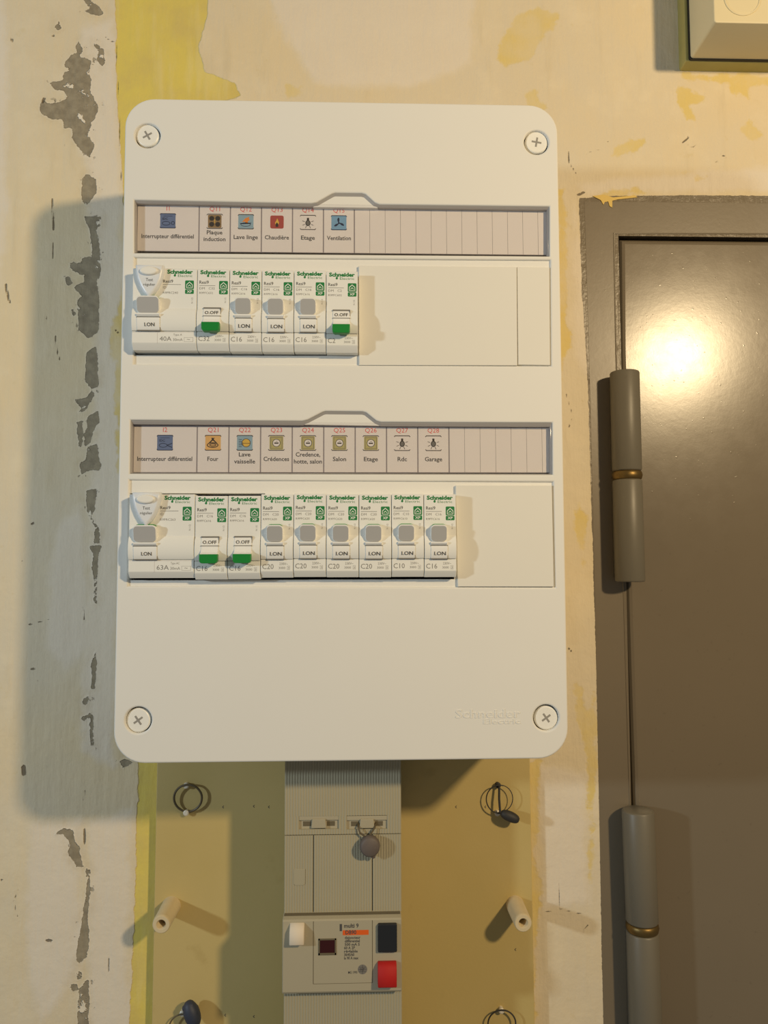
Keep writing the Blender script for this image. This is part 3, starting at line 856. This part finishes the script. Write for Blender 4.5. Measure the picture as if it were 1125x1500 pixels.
for tab in ([(556, 300.5), (535, 284), (489, 282), (456, 299)], [(558, 619.5), (536, 603.5), (475, 602), (443, 617.5)]):
    mb = MB()
    q = [P(x, y, -1.2) for x, y in tab]
    mb.prism([(x, z+(0 if i in (1, 2) else -1.9)) for i, (x, z) in enumerate(inset(q, 0.4))], T-11, T-1.4, 0.1)
    part('window_tab', mb, M['cover'], enc)

# ------------------------------------------------------------------ modules
PROF = [(-12, 0), (6.5, 0), (7, -0.5), (7, -23), (7.5, -23.6), (8.2, -25), (8.8, -27.6), (9.0, -30.2), (8.7, -33), (8.1, -35.2), (7.7, -35.9), (6.6, -36.0), (7.3, -36.4), (7.3, -42.6), (6.9, -43.4), (4.4, -46.2), (-12, -46.2)]
def body_mesh(wd):
    m = MB(); m.xprism(PROF, 0.12, wd-0.12, 0.22)
    return m.mesh('module_body', M['module'], smooth=22)
BODY1, BODY2 = body_mesh(18.0), body_mesh(36.0)
def toggle_on(cx, wd):
    """lever up: grey face tilted down, white rim, green back edge"""
    h, z0 = 9.2, -26.4
    outl = rounded(cx-wd/2, cx+wd/2, z0, z0+h, 2.1, 5)
    a = MB()
    n = len(outl)
    tilt = lambda z: 9.6+(z-z0)/h*1.9
    r0 = [(x, 7, z) for x, z in outl]; r1 = [(x, tilt(z)-0.3, z) for x, z in outl]
    ins = inset(outl, 0.22); r2 = [(x, tilt(z), z) for x, z in ins]
    vv = r0+r1+r2; ff = [tuple(range(n))[::-1], tuple(2*n+i for i in range(n))]
    for k in (0, 1):
        for i in range(n): ff.append((k*n+i, k*n+(i+1) % n, (k+1)*n+(i+1) % n, (k+1)*n+i))
    a.add(vv, ff)
    # drum and lit ledge below the lever
    a.xprism([(7.0, -26.6), (10.2, -26.6), (10.2, -27.4), (9.3, -28.3), (8.5, -28.3)], cx-wd/2-0.1, cx+wd/2+0.1, 0.1)
    f = MB()
    i2 = rounded(cx-wd/2+0.22, cx+wd/2-0.22, z0+0.1, z0+h-0.75, 1.9, 5)
    f.add([(x, tilt(z)+0.04, z) for x, z in i2], [tuple(range(len(i2)))])
    b = MB(); b.prism(rounded(cx-wd/2+0.5, cx+wd/2-0.5, z0+2, z0+h+0.5, 1.6, 4), 6.9, 9.2, 0.3)
    return a.mesh('toggle', M['module_t']), f.mesh('toggle_face', M['tgrey']), b.mesh('toggle_back', M['green'])
def window_on(cx, wd):
    a = MB(); a.xprism([(7.2, -28.9), (9.3, -28.9), (9.45, -30.2), (9.1, -33), (8.5, -35.4), (8.2, -35.8), (7.2, -35.8)], cx-wd/2, cx+wd/2, 0.12)
    k = MB()
    k.box(cx-wd/2-0.25, cx+wd/2+0.25, 7.2, 9.15, -28.95, -28.45)
    k.box(cx-wd/2-0.05, cx+wd/2+0.35, 7.0, 8.35, -36.35, -35.75)
    k.box(cx+wd/2, cx+wd/2+0.3, 7.2, 8.4, -35.9, -29)
    return a.mesh('indicator_window', M['module_t']), k.mesh('window_gap', M['pgrey'])
def toggle_off(cx, wd):
    w_ = MB()
    w_.xprism([(7.2, -27.9), (9.2, -27.9), (9.3, -29.5), (10.4, -31.2), (13.0, -32.4), (13.2, -33.0), (7.2, -33.6)], cx-wd/2, cx+wd/2, 0.15)
    g = MB()
    outl = [(cx-wd/2-0.2, -32.3), (cx+wd/2+0.2, -32.3)]
    r = 1.7; zb = -37.3
    for a0, sx in ((0, 1), (-90, -1)):
        for k in range(5):
            a = math.radians(a0-90*k/4)
            outl.append((cx+sx*(wd/2+0.2-r)+r*math.cos(a), zb+r+r*math.sin(a)))
    g.prism(outl, 9.4, 13.4, 0.35)
    win = MB(); win.box(cx-wd/2, cx+wd/2, 7.0, 8.55, -27.6, -23.2)
    win2 = MB(); win2.xprism([(6.9, -22.9), (7.6, -22.9), (8.6, -24.8), (9.15, -27.6), (7.0, -27.6)], cx-wd/2, cx+wd/2, 0.08)
    k = MB()
    k.box(cx-wd/2-0.2, cx+wd/2+0.2, 6.9, 7.9, -23.2, -22.4)
    k.box(cx-wd/2-0.2, cx+wd/2+0.3, 7.0, 9.3, -27.95, -27.55)
    k.box(cx+wd/2, cx+wd/2+0.3, 7.0, 8.5, -27.6, -23)
    return w_.mesh('toggle', M['module_t']), g.mesh('toggle_face', M['green']), win2.mesh('indicator_window', M['module_t']), k.mesh('window_gap', M['pgrey'])
ON1, ON2 = toggle_on(8.0, 8.9), toggle_on(9.6, 12.4)
WO1, WO2 = window_on(8.2, 9.2), window_on(9.6, 12.6)
OFF = toggle_off(8.6, 9.4)

def badge_meshes(xr):
    """green house badge with its right edge at xr"""
    a = MB(); p = 7.03
    a.prism(rounded(xr-4.9, xr, -11.9, -6.9, 0.5, 3), 6.95, p); a.prism(rounded(xr-4.9, xr, -14.6, -12.1, 0.5, 3), 6.95, p)
    h = MB(); c = xr-2.45
    for u, v in (((-1.8, -9.2), (0, -7.6)), ((1.8, -9.2), (0, -7.6))):
        h.flat([(c+u[0], u[1]), (c+u[0]*0.9, u[1]-0.45), (c, v[1]-0.5), (c, v[1])], p+0.02)
    h.rect(c-1.6, c+1.6, -11.3, -11.0, p+0.02); h.rect(c-1.75, c-1.4, -11.3, -9.3, p+0.02); h.rect(c+1.4, c+1.75, -11.3, -9.3, p+0.02)
    h.flat([(c-0.9, -10.2), (c, -9.2), (c+0.9, -10.2), (c+0.9, -10.6), (c, -9.7), (c-0.9, -10.6)], p+0.02)
    h.text('XP', c, -13.95, 1.3, p+0.02, width=2.9, bold=0.02)
    return a.mesh('badge', M['greenink']), h.mesh('badge_print', M['module'], smooth=0)
BADGE1, BADGE2 = badge_meshes(17.1), badge_meshes(34.2)
def brand_mesh(x0, wd):
    a = MB(); p = 7.03
    a.text('Schneider', x0, -3.0, 2.05, p, width=wd, bold=0.05, align='l')
    a.text('Electric', x0+wd*0.42, -4.9, 1.35, p, width=wd*0.56, bold=0.0, align='l')
    q = x0+wd*0.30
    a.flat(circle(q, -4.1, 0.65, 12), p+0.01); a.rect(q-0.2, q+0.5, -3.6, -3.1, p+0.01)
    return a.mesh('lettering', M['greenink'], smooth=0)
BR1, BR2 = brand_mesh(1.6, 14.6), brand_mesh(19.2, 14.4)

def put(name, me, par, lab=None): return link(name, me, par, label=lab)

def breaker(org, rating, code, on, lab, group):
    t = thing('circuit_breaker', org, lab, 'circuit breaker', group)
    put('body', BODY1, t)
    if on:
        tg = put('toggle', ON1[0], t); put('toggle_face', ON1[1], tg, 'grey front face of the raised toggle'); put('toggle_back', ON1[2], tg, 'green back edge')
        wd = put('indicator_window', WO1[0], t); put('window_gap', WO1[1], t)
        m = MB(); m.text('I.ON', 8.6, -34.0, 1.9, 9.12, width=6.4, bold=0.01, slope=0.17)
    else:
        tg = put('toggle', OFF[0], t); put('toggle_face', OFF[1], tg, 'green face of the lowered toggle')
        wd = put('indicator_window', OFF[2], t); put('window_gap', OFF[3], t)
        m = MB(); m.text('O.OFF', 8.5, -26.6, 1.8, 9.1, width=7.6, bold=0.012, slope=-0.18)
    part('lettering', m, M['ink'], wd, local=True, smooth=0)
    b = put('badge', BADGE1[0], t, 'green house badge'); put('badge_print', BADGE1[1], b)
    put('lettering', BR1, t, 'green printed lettering')
    m = MB(); p = 7.03
    m.text('Resi9', 1.2, -8.6, 1.75, p, width=5.2, bold=0.012, align='l')
    m.rect(1.1, 10.0, -9.75, -9.55, p)
    part('lettering', m, M['ink'], t, 'dark printed lettering', local=True, smooth=0)
    m = MB()
    m.text('DM', 1.2, -11.9, 1.3, p, width=3.0, bold=0.0, align='l'); m.text(rating, 6.4, -11.9, 1.3, p, width=3.4 if len(rating) > 2 else 2.4, bold=0.0, align='l')
    m.text(code, 1.2, -14.4, 1.1, p, width=7.6, bold=0.0, align='l')
    m.text('N 1/2', 16.2, -18.0, 0.9, p, bold=0.0, rot=math.pi/2)
    m.text(rating, 1.0, -41.4, 2.7, 7.33, width=6.2 if len(rating) > 2 else 4.2, bold=0.0, align='l')
    m.text('230V~', 10.4, -39.2, 1.3, 7.33, width=4.6, bold=0.0, align='l')
    m.text('3000', 10.0, -41.4, 1.2, 7.33, width=3.6, bold=0.0, align='l'); m.text('3', 15.4, -41.4, 1.2, 7.33, bold=0.0)
    for a, b_ in (((14.7, 16.1), (-39.8, -39.7)), ((14.7, 16.1), (-41.8, -41.7)), ((14.7, 14.8), (-41.8, -39.7)), ((16.0, 16.1), (-41.8, -39.7))): m.rect(*a, *b_, 7.33)
    part('lettering', m, M['inkpale'], t, 'grey printed ratings', local=True, smooth=0)
    return t

def rcd(org, amps, typ, code, lab, group):
    t = thing('differential_switch', org, lab, 'differential switch', group)
    put('body', BODY2, t)
    tg = put('toggle', ON2[0], t); put('toggle_face', ON2[1], tg, 'grey front face of the raised toggle'); put('toggle_back', ON2[2], tg, 'green back edge')
    wd = put('indicator_window', WO2[0], t); put('window_gap', WO2[1], t)
    m = MB(); m.text('I.ON', 10.4, -33.8, 1.9, 9.12, width=5.6, bold=0.012, slope=0.17)
    part('lettering', m, M['ink'], wd, local=True, smooth=0)
    # test shield and its oval button
    sh = [(2.2, 0.9), (2.4, -3.0), (3.2, -7.0), (5.0, -11.5), (7.2, -15.2), (9.2, -17.2), (10.8, -17.2), (12.8, -15.2), (15.2, -11.5), (17.0, -7.0), (17.7, -3.0), (17.9, 0.9)]
    m = MB(); m.prism(sh, 6.9, 10.4, 1.6)
    s_ = part('test_shield', m, M['shield'], t, 'pearl white tapered test panel', local=True, smooth=70)
    m = MB(); m.prism(circle(10.0, -3.0, 5.1, 32, 2.5), 10.0, 11.8, 0.9)
    part('test_button', m, M['screw'], s_, 'oval white test button', local=True, smooth=70)
    m = MB(); m.text('Test', 10.3, -8.7, 1.7, 10.44, width=4.0, bold=0.004); m.text('régulier', 10.3, -11.3, 1.5, 10.44, width=6.6, bold=0.004)
    part('lettering', m, M['ink'], s_, local=True, smooth=0)
    b = put('badge', BADGE2[0], t, 'green house badge'); put('badge_print', BADGE2[1], b)
    put('lettering', BR2, t, 'green printed lettering')
    m = MB(); p = 7.03
    m.text('Resi9', 17.0, -8.3, 1.75, p, width=5.6, bold=0.012, align='l'); m.rect(16.9, 27.0, -9.4, -9.2, p)
    part('lettering', m, M['ink'], t, 'dark printed lettering', local=True, smooth=0)
    m = MB()
    m.text('ID', 17.0, -11.6, 1.4, p, bold=0.0, align='l'); m.text(code, 17.0, -14.6, 1.2, p, width=8.4, bold=0.0, align='l')
    m.text('N 1/2', 33.8, -18.4, 1.0, p, bold=0.0, rot=math.pi/2)
    m.text(typ, 25.6, -38.6, 1.1, 7.33, width=4.8, bold=0.0)
    m.text(amps, 15.6, -41.6, 2.5, 7.33, width=6.6, bold=0.0, align='l'); m.text('30mA', 23.0, -41.6, 1.5, 7.33, width=5.4, bold=0.0, align='l')
    for a, b_ in (((29.2, 34.2), (-39.7, -39.6)), ((29.2, 34.2), (-42, -41.9)), ((29.2, 29.3), (-42, -39.6)), ((34.1, 34.2), (-42, -39.6))): m.rect(*a, *b_, 7.33)
    m.text('~', 31.6, -41.6, 2.2, 7.33, bold=0.0)
    part('lettering', m, M['inkpale'], t, 'grey printed ratings', local=True, smooth=0)
    m = MB(); m.rect(0.3, 35.7, -36.75, -36.6, 7.33); m.rect(14.3, 14.45, -43, -36.7, 7.33)
    part('divider_line', m, M['rulepale'], t, local=True, smooth=0)
    return t

P7 = 7.0
G1 = 'modules in the upper row of the panel'; G2 = 'modules in the lower row of the panel'
x1r, z1r = P(194.5, 392.5, P7)
rcd((x1r, T, z1r), '40A', 'Type A', 'R9PRC240', 'wide upper-row differential switch with grey toggle up, marked 40A', G1)
row1 = [('C32', 'R9PFC632', False, 'upper-row breaker marked C32, green toggle down, under the Plaque induction label'),
        ('C16', 'R9PFC616', True, 'upper-row breaker with grey toggle up, under the Lave linge label'),
        ('C16', 'R9PFC616', True, 'upper-row breaker with grey toggle up, under the Chaudière label'),
        ('C16', 'R9PFC616', True, 'upper-row breaker with grey toggle up, under the Q14 Etage label'),
        ('C2', 'R9PFC602', False, 'upper-row breaker marked C2, green toggle down, under the Ventilation label')]
jit1 = [-0.1, -0.35, -0.5, -0.4, -0.8]
for i, (ra, co, on, lab) in enumerate(row1):
    breaker((x1r+36.1+18.1*i, T, z1r+jit1[i]), ra, co, on, lab, G1)
x2r, z2r = P(189.5, 724.0, P7)
rcd((x2r, T, z2r), '63A', 'Type AC', 'R9PRC263', 'wide lower-row differential switch with grey toggle up, marked 63A', G2)
row2 = [('C16', 'R9PFC616', False, 'lower-row breaker with green toggle down, under the Four label'),
        ('C16', 'R9PFC616', False, 'lower-row breaker with green toggle down, under the Lave vaisselle label'),
        ('C20', 'R9PFC620', True, 'lower-row C20 breaker with grey toggle up, under the Crédences label'),
        ('C20', 'R9PFC620', True, 'lower-row C20 breaker, grey toggle up, under the Q24 Credence, hotte, salon label'),
        ('C20', 'R9PFC620', True, 'lower-row C20 breaker with grey toggle up, under the Q25 Salon label'),
        ('C20', 'R9PFC620', True, 'lower-row C20 breaker with grey toggle up, under the Q26 Etage label'),
        ('C10', 'R9PFC610', True, 'lower-row C10 breaker with grey toggle up, under the Rdc label'),
        ('C16', 'R9PFC616', True, 'rightmost lower-row breaker with grey toggle up, under the Garage label')]
jit2 = [-0.9, -0.8, 0.0, 0.3, 0.1, 0.0, 0.2, 0.0]
for i, (ra, co, on, lab) in enumerate(row2):
    breaker((x2r+36.1+18.1*i, T, z2r+jit2[i]), ra, co, on, lab, G2)

# ------------------------------------------------------------------ main breaker below
MD, ML = 62.0, 69.0
xm0, _ = at(416.5, 1300, MD); xm1, _ = at(588, 1300, MD)
zt = PZ0-0.6
_, z_a = at(500, 1222.5, MD); _, z_b = at(500, 1337, MD); _, z_c = at(500, 1455, ML); zbot = -470.0
mbk = thing('main_circuit_breaker', ((xm0+xm1)/2, BD, zbot), 'old beige ribbed main circuit breaker with red and black buttons below the panel', 'circuit breaker')
mb = MB(); mb.box(xm0+0.4, xm1-0.4, BD, MD-3, zbot, zt)
part('body', mb, M['mb'], mbk)
def ribbed(x0, x1, z0, z1, p0, p1, pitch=1.62, depth=0.26, mi=0, mb=None):
    n = max(2, round((x1-x0)/pitch)); pt = (x1-x0)/n
    prof = [(x0, p0)]
    for i in range(n):
        a = x0+i*pt
        prof += [(a+pt*0.0, p1-depth), (a+pt*0.22, p1), (a+pt*0.72, p1), (a+pt*0.94, p1-depth)]
    prof += [(x1, p1-depth), (x1, p0)]
    m = len(prof)
    mb.add([(x, p, z0) for x, p in prof]+[(x, p, z1) for x, p in prof],
           [tuple(range(m)), tuple(range(m, 2*m))[::-1]]+[(i, (i+1) % m, m+(i+1) % m, m+i) for i in range(m)], mi)
SL = [((438, 1195), (496, 1215)), ((508, 1195), (567, 1215))]
def mrect(a, b, p):
    x0, z0 = at(a[0], b[1], p); x1, z1 = at(b[0], a[1], p)
    return x0, x1, z0, z1
mb = MB()
q1 = mrect(*SL[0], MD); q2 = mrect(*SL[1], MD)
ribbed(xm0, xm1, q1[3], zt, MD-3.2, MD, mb=mb)
ribbed(xm0, q1[0], z_a+0.25, q1[3], MD-3.2, MD, mb=mb); ribbed(q1[1], q2[0], z_a+0.25, q1[3], MD-3.2, MD, mb=mb); ribbed(q2[1], xm1, z_a+0.25, q1[3], MD-3.2, MD, mb=mb)
for q in (q1, q2): ribbed(q[0], q[1], z_a+0.25, q[2], MD-3.2, MD, mb=mb)
cov = part('upper_cover', mb, M['mb'], mbk, 'ribbed cover with two sealing slots', smooth=0)
for q in (q1, q2):
    mb = MB()
    mb.box(q[0], q[1], MD-3.4, MD-1.3, q[2], q[3])
    cx = (q[0]+q[1])/2; cz = (q[2]+q[3])/2
    mb.box(q[0], q[1], MD-3.4, MD-0.25, q[3]-2.6, q[3], 0.3)
    mb.prism([(cx-4.6, cz-3.2), (cx+4.6, cz-3.2), (cx+4.0, cz+2.2), (cx-4.0, cz+2.2)], MD-3, MD+0.7, 0.5)
    o = part('seal_bracket', mb, M['mb2'], cov, 'small moulded sealing lug')
    mb = MB()
    for s in (-1, 1): mb.box(cx+s*7.2-2.4, cx+s*7.2+2.4, MD-1.4, MD-1.2, cz-2.4, cz+0.4)
    part('seal_hole', mb, M['groove'], cov)
# middle panels with grooves between them
xg1, _ = at(459, 1300, MD); xg2, _ = at(545.5, 1300, MD)
for i, (a, b) in enumerate(((xm0, xg1-0.25), (xg1+0.25, xg2-0.25), (xg2+0.25, xm1))):
    mb = MB(); ribbed(a, b, z_b+0.3, z_a-0.25, MD-3.2, MD, mb=mb)
    o = part('middle_panel', mb, M['mb'], mbk, smooth=0)
mb = MB()
wx0, wx1, wz0, wz1 = mrect((430, 1273), (447, 1297), MD)
mb.prism([(wx0, wz0+1), (wx0+1, wz0), (wx1-1, wz0), (wx1, wz0+1), (wx1, wz1), (wx0, wz1)], MD-1, MD+0.25, 0.2)
part('small_tab', mb, M['mb'], mbk)
# lower plain section, proud of the rest
x0l, _ = at(413.5, 1400, ML); x1l, _ = at(588.5, 1400, ML)
xa, _ = at(459, 1390, ML); xb, _ = at(545.5, 1390, ML); _, zi = at(500, 1440.5, ML)
mb = MB()
prof = [(MD-3.2, z_b+0.6), (MD+0.2, z_b+0.5), (ML-0.8, z_b-0.7), (ML, z_b-1.5), (ML, z_c+1.2), (ML-0.8, z_c), (MD-3.2, z_c)]
mb.xprism(prof, x0l, x1l, 0.4)
low = part('lower_section', mb, M['mb2'], mbk)
mb = MB()
e = 0.03
mb.rect(xa-0.2, xa+0.2, zi, z_b-1.5, ML+e); mb.rect(xb-0.2, xb+0.2, zi, z_b-1.5, ML+e);
mb.add([(x0l+0.6, MD+0.3, z_b+0.53), (x1l-0.6, MD+0.3, z_b+0.53), (x1l-0.6, MD+3.0, z_b+0.06), (x0l+0.6, MD+3.0, z_b+0.06)], [(0, 1, 2, 3)]); mb.rect(xa, xb, zi-0.12, zi+0.12, ML+e)
part('dusty_joint', mb, M['groove'], low, smooth=0)
mb = MB()
x0, x1, z0, z1 = mrect((424, 1355), (445.5, 1384), ML+3)
mb.xprism([(ML-1, z0), (ML+4.6, z0+0.3), (ML+5, z0+0.8), (ML+4.2, z1-3.2), (ML+0.6, z1), (ML-1, z1)], x0, x1, 0.4)
part('test_button', mb, M['whitebtn'], mbk, 'ivory push button', smooth=12)
mb = MB()
x0, x1, z0, z1 = mrect((553.5, 1353), (581.5, 1395), ML+1.5)
mb.prism(rounded(x0, x1, z0, z1, 0.8, 3), ML-1, ML+2.2, 0.6)
part('on_button', mb, M['blackbtn'], mbk, 'black push button')
mb = MB()
x0, x1, z0, z1 = mrect((553.5, 1412), (581, 1446), ML+4)
mb.xprism([(ML-1, z0), (ML+5.4, z0+0.3), (ML+5.8, z0+0.8), (ML+5.0, z1-2.2), (ML+2.0, z1), (ML-1, z1)], x0, x1, 0.4)
part('off_button', mb, M['redbtn'], mbk, 'red push button', smooth=12)
mb = MB()
x0, x1, z0, z1 = mrect((466.5, 1374.5), (492.5, 1399), ML)
for a, b, c, d in ((x0, x1, z1-0.8, z1), (x0, x1, z0, z0+1.2), (x0, x0+0.8, z0, z1), (x1-0.8, x1, z0, z1)): mb.box(a, b, ML-0.2, ML+0.4, c, d)
wf = part('window_frame', mb, M['groove'], mbk)
mb = MB(); mb.box(x0+0.6, x1-0.6, ML-0.2, ML+0.15, z0+0.9, z1-0.6)
part('status_window', mb, M['winred'], wf, 'dark red window')
mb = MB()
x0, x1, z0, z1 = mrect((502, 1362), (540, 1370), ML); mb.rect(x0, x1, z0, z1, ML+e)
part('orange_band', mb, M['orange'], low)
mb = MB()
x, z = at(504, 1359, ML); mb.text('multi 9', x, z, 2.2, ML+e, width=8.6, bold=0.03, align='l')
x0, x1, z0, z1 = mrect((497.5, 1353.5), (501, 1364), ML); mb.rect(x0, x1, z0, z1, ML+e)
x, z = at(506, 1368.6, ML); mb.text('DB90', x, z, 2.2, ML+e*2, width=6.4, bold=0.03, align='l')
for i, (s, wpx) in enumerate((('disjoncteur', 23), ('différentiel', 22), ('500 mA S', 22), ('60 A 2P', 15), ('réglable', 19), ('30/45/60', 14), ('In 90 A max', 20))):
    x, z = at(505-(1 if i > 2 else 0), 1375.5+i*5.0, ML); x2, _ = at(505+wpx, 1380, ML)
    mb.text(s, x, z, 1.5, ML+e, width=x2-x, bold=0.03, align='l')
x, z = at(510, 1426.3, ML); mb.text('MG 1990', x, z, 1.4, ML+e, width=5.4, bold=0.02, align='l')
part('lettering', mb, M['ink'], low, 'dark printed lettering', smooth=0)
mb = MB()
x, z = at(531, 1420, ML); mb.flat(circle(x, z, 2.8, 20), ML+e)
part('round_mark', mb, M['pgrey'], low, smooth=0)
mb = MB()
for s in (-1, 0, 1): mb.rect(x-2.4+abs(s)*0.4, x+2.4-abs(s)*0.4, z+s*1.2-0.12, z+s*1.2+0.12, ML+2*e)
mb.rect(x-0.12, x+0.12, z-2.6, z+2.6, ML+2*e); mb.text('NF', x, z-0.7, 1.4, ML+3*e, bold=0.02)
part('round_mark_print', mb, M['ink'], low, smooth=0)
mb = MB(); ribbed(xm0, xm1, zbot, z_c-0.3, MD-3.2, MD, mb=mb)
part('bottom_cover', mb, M['mb'], mbk, smooth=0)

# ------------------------------------------------------------------ seals, loops, posts
def arc(cx, cz, rx, rz, a0, a1, n, p):
    return [(cx+rx*math.cos(math.radians(a0+(a1-a0)*k/n)), p(k/n) if callable(p) else p, cz+rz*math.sin(math.radians(a0+(a1-a0)*k/n))) for k in range(n+1)]
def blob(mb, c, ax, rl, rs, flat=1.0, rough=0.0, n=16):
    a = Vector(ax).normalized(); prof = []
    m = 10
    for k in range(m+1):
        t = math.pi*k/m
        prof.append((-rl*math.cos(t), max(0.05, rs*math.sin(t)**0.7)*(1+rough*random.uniform(-1, 1))))
    mb.lathe(c, a, prof, n)

# seal hanging on the main breaker
x, z = at(541, 1239, MD+5)
t = thing('lead_seal', (x, MD, z), 'round grey lead seal hanging from the ribbed main breaker', 'seal')
mb = MB()
mb.lathe((x, MD+1.6, z), (0.1, 1, -0.05), [(0, 4.9), (0.6, 5.8), (3.2, 6.2), (5.2, 5.8), (6.0, 4.8)], 28)
mb.lathe((x+2.0, MD+4, z-5.4), (0.3, 0, -1), [(0, 1.8), (1.2, 1.5), (2.2, 0.9)], 12)
part('seal_disc', mb, M['lead'], t, smooth=50)
mb = MB()
cx2 = (q2[0]+q2[1])/2; cz2 = (q2[2]+q2[3])/2
mb.tube([(cx2-5.4, MD-1.1, cz2-0.8), (cx2-5.2, MD+1.6, cz2-2.4), (cx2-4.2, MD+2.6, cz2-5), (x-2, MD+3.4, z+4.5)], 0.55)
mb.tube([(cx2+5.4, MD-1.1, cz2-0.8), (cx2+4.6, MD+1.6, cz2-2.6), (cx2+2.6, MD+2.6, cz2-5.2), (x, MD+3.6, z+4.5)], 0.55)
part('seal_wire', mb, M['wire'], t)

def nub(mb, x, z, h=4.0, r=1.9):
    mb.lathe((x, BD, z), (0, 1, 0), [(0, r*0.8), (h*0.6, r*0.8), (h*0.6+0.2, r), (h-0.5, r), (h, r*0.6)], 16)
NP = BD+4.2
def loop_thing(lab, org): return thing('sealing_loop', (org[0], BD, org[1]), lab, 'sealing wire', 'sealing wire loops on the cream board')
# top left ring
cx, cz = at(275, 1169.5, NP)
t = loop_thing('bare round wire loop between two pale screw heads, left under the panel', (cx, cz))
mb = MB(); mb.tube(arc(cx, cz, 9.2, 9.0, 0, 348, 40, lambda u: NP-0.6+0.8*math.sin(u*6.28)), 0.75, closed=True)
part('wire_loop', mb, M['wire'], t)
for px in ((272, 1151.5), (272, 1191.5)):
    mb = MB(); nub(mb, *at(px[0], px[1], NP)); part('screw_head', mb, M['nub'], t, smooth=50)
# top right ring with dark seal
cx, cz = at(731.5, 1170, NP)
t = loop_thing('wire loop with an elongated black seal, right under the panel', (cx, cz))
mb = MB(); mb.tube(arc(cx, cz, 9.0, 9.2, 75, 285, 24, NP+1.0), 0.4)
mb.tube(arc(cx+0.5, cz+0.3, 8.4, 8.8, 80, -80, 24, NP+0.6), 0.3)
x, z = at(731, 1150, NP); x2, z2 = at(732.5, 1190, NP+3)
mb.tube([(x, NP+0.5, z), (x-0.4, NP+2, (z+z2)/2), (x2, NP+3.5, z2)], 0.75)
part('wire_loop', mb, M['darkseal'], t)
mb = MB(); xs_, zs_ = at(747, 1196, NP+4); blob(mb, (xs_, NP+4, zs_), (1, 0.1, -0.42), 6.6, 3.5)
part('seal', mb, M['darkseal'], t, 'black elongated seal', smooth=60)
for px in ((730, 1151), (729, 1192)):
    mb = MB(); nub(mb, *at(px[0], px[1], NP)); part('screw_head', mb, M['darkseal'] if px[1] < 1160 else M['nub'], t, smooth=50)
# bottom left with blue-black seal
cx, cz = at(268, 1506, NP)
t = loop_thing('wire loop with a lumpy blue-black seal at the bottom left of the board', (cx, cz))
mb = MB(); mb.tube(arc(cx, cz, 9.0, 9.0, 60, 300, 26, NP+0.4), 0.5)
part('wire_loop', mb, M['wire'], t)
mb = MB(); xs_, zs_ = at(281, 1486, NP+5); blob(mb, (xs_, NP+4.5, zs_), (0.35, 0, -1), 8.6, 5.0, rough=0.06)
xs2, zs2 = at(276, 1475, NP+5); blob(mb, (xs2, NP+5, zs2), (1, 0.2, 0.5), 4.2, 2.6, rough=0.06)
part('seal', mb, M['blueseal'], t, 'lumpy blue-black seal', smooth=60)
for px in ((266.5, 1486), (267, 1526)):
    mb = MB(); nub(mb, *at(px[0], px[1], NP)); part('screw_head', mb, M['nub'], t, smooth=50)
# bottom right
cx, cz = at(735, 1499, NP)
t = loop_thing('bare wire loop cut by the photo bottom at the right of the board', (cx, cz))
mb = MB(); mb.tube(arc(cx, cz, 9.2, 8.6, 0, 348, 36, NP+0.3), 0.5, closed=True)
part('wire_loop', mb, M['darkseal'], t)
for px in ((735, 1482), (735, 1519)):
    mb = MB(); nub(mb, *at(px[0], px[1], NP)); part('screw_head', mb, M['nub'], t, smooth=50)

def post(px, lab):
    x, z = at(px[0], px[1], 34.5)
    t = thing('mounting_post', (x, BD, z), lab, 'mounting post', 'hollow posts standing out of the cream board')
    mb = MB()
    mb.lathe((x, BD, z), (0, 1, 0), [(0, 6.2), (1.2, 6.0), (24.5, 5.7), (26.0, 5.5), (26.5, 5.1), (26.5, 3.2), (26.0, 2.7), (14, 2.5)], 28, cap1=False)
    part('sleeve', mb, M['post'], t, smooth=50)
    mb = MB(); mb.lathe((x, BD+13.8, z), (0, 1, 0), [(0, 2.6), (0.3, 2.6)], 20)
    part('bore', mb, M['hole'], t, 'dark hollow end')
post((236, 1354.5), 'hollow ivory post on the left of the main breaker')
post((766.5, 1352.5), 'hollow ivory post on the right of the main breaker')

# ------------------------------------------------------------------ junction box, top right
bx0, bz0_ = at(995, 104, 0)
t = thing('junction_box', (bx0+42, 0, bz0_), 'cream square junction box on an olive painted block, top right above the door', 'junction box')
mb = MB(); mb.prism(rounded(bx0, bx0+86, bz0_, bz0_+86, 1.5, 3), 0, 11, 0.8)
part('base_block', mb, M['jbase'], t, 'olive yellow painted block')
jx, jz = at(1011.5, 85.5, 13)
mb = MB(); mb.prism(rounded(jx-0.6, jx+80, jz-0.6, jz+80, 2, 3), 11, 13.2)
part('box_gap_shade', mb, M['black'], t, 'dark gap under the box')  # black slab paints the shade in the gap behind the box
mb = MB(); mb.prism(rounded(jx, jx+79, jz, jz+79, 2.0, 4), 13.2, 50, 0.8)
bx = part('lid', mb, M['jbox'], t)
kx, kz = at(1087, -3, 50)
mb = MB()
mb.lathe((kx, 49.5, kz), (0, 1, 0), [(0, 12.6), (0.9, 12.6), (1.1, 12.2), (1.1, 11.6), (0.3, 11.2)], 40, cap0=False, cap1=False)
part('knockout_ring', mb, M['jbox'], bx, smooth=50)
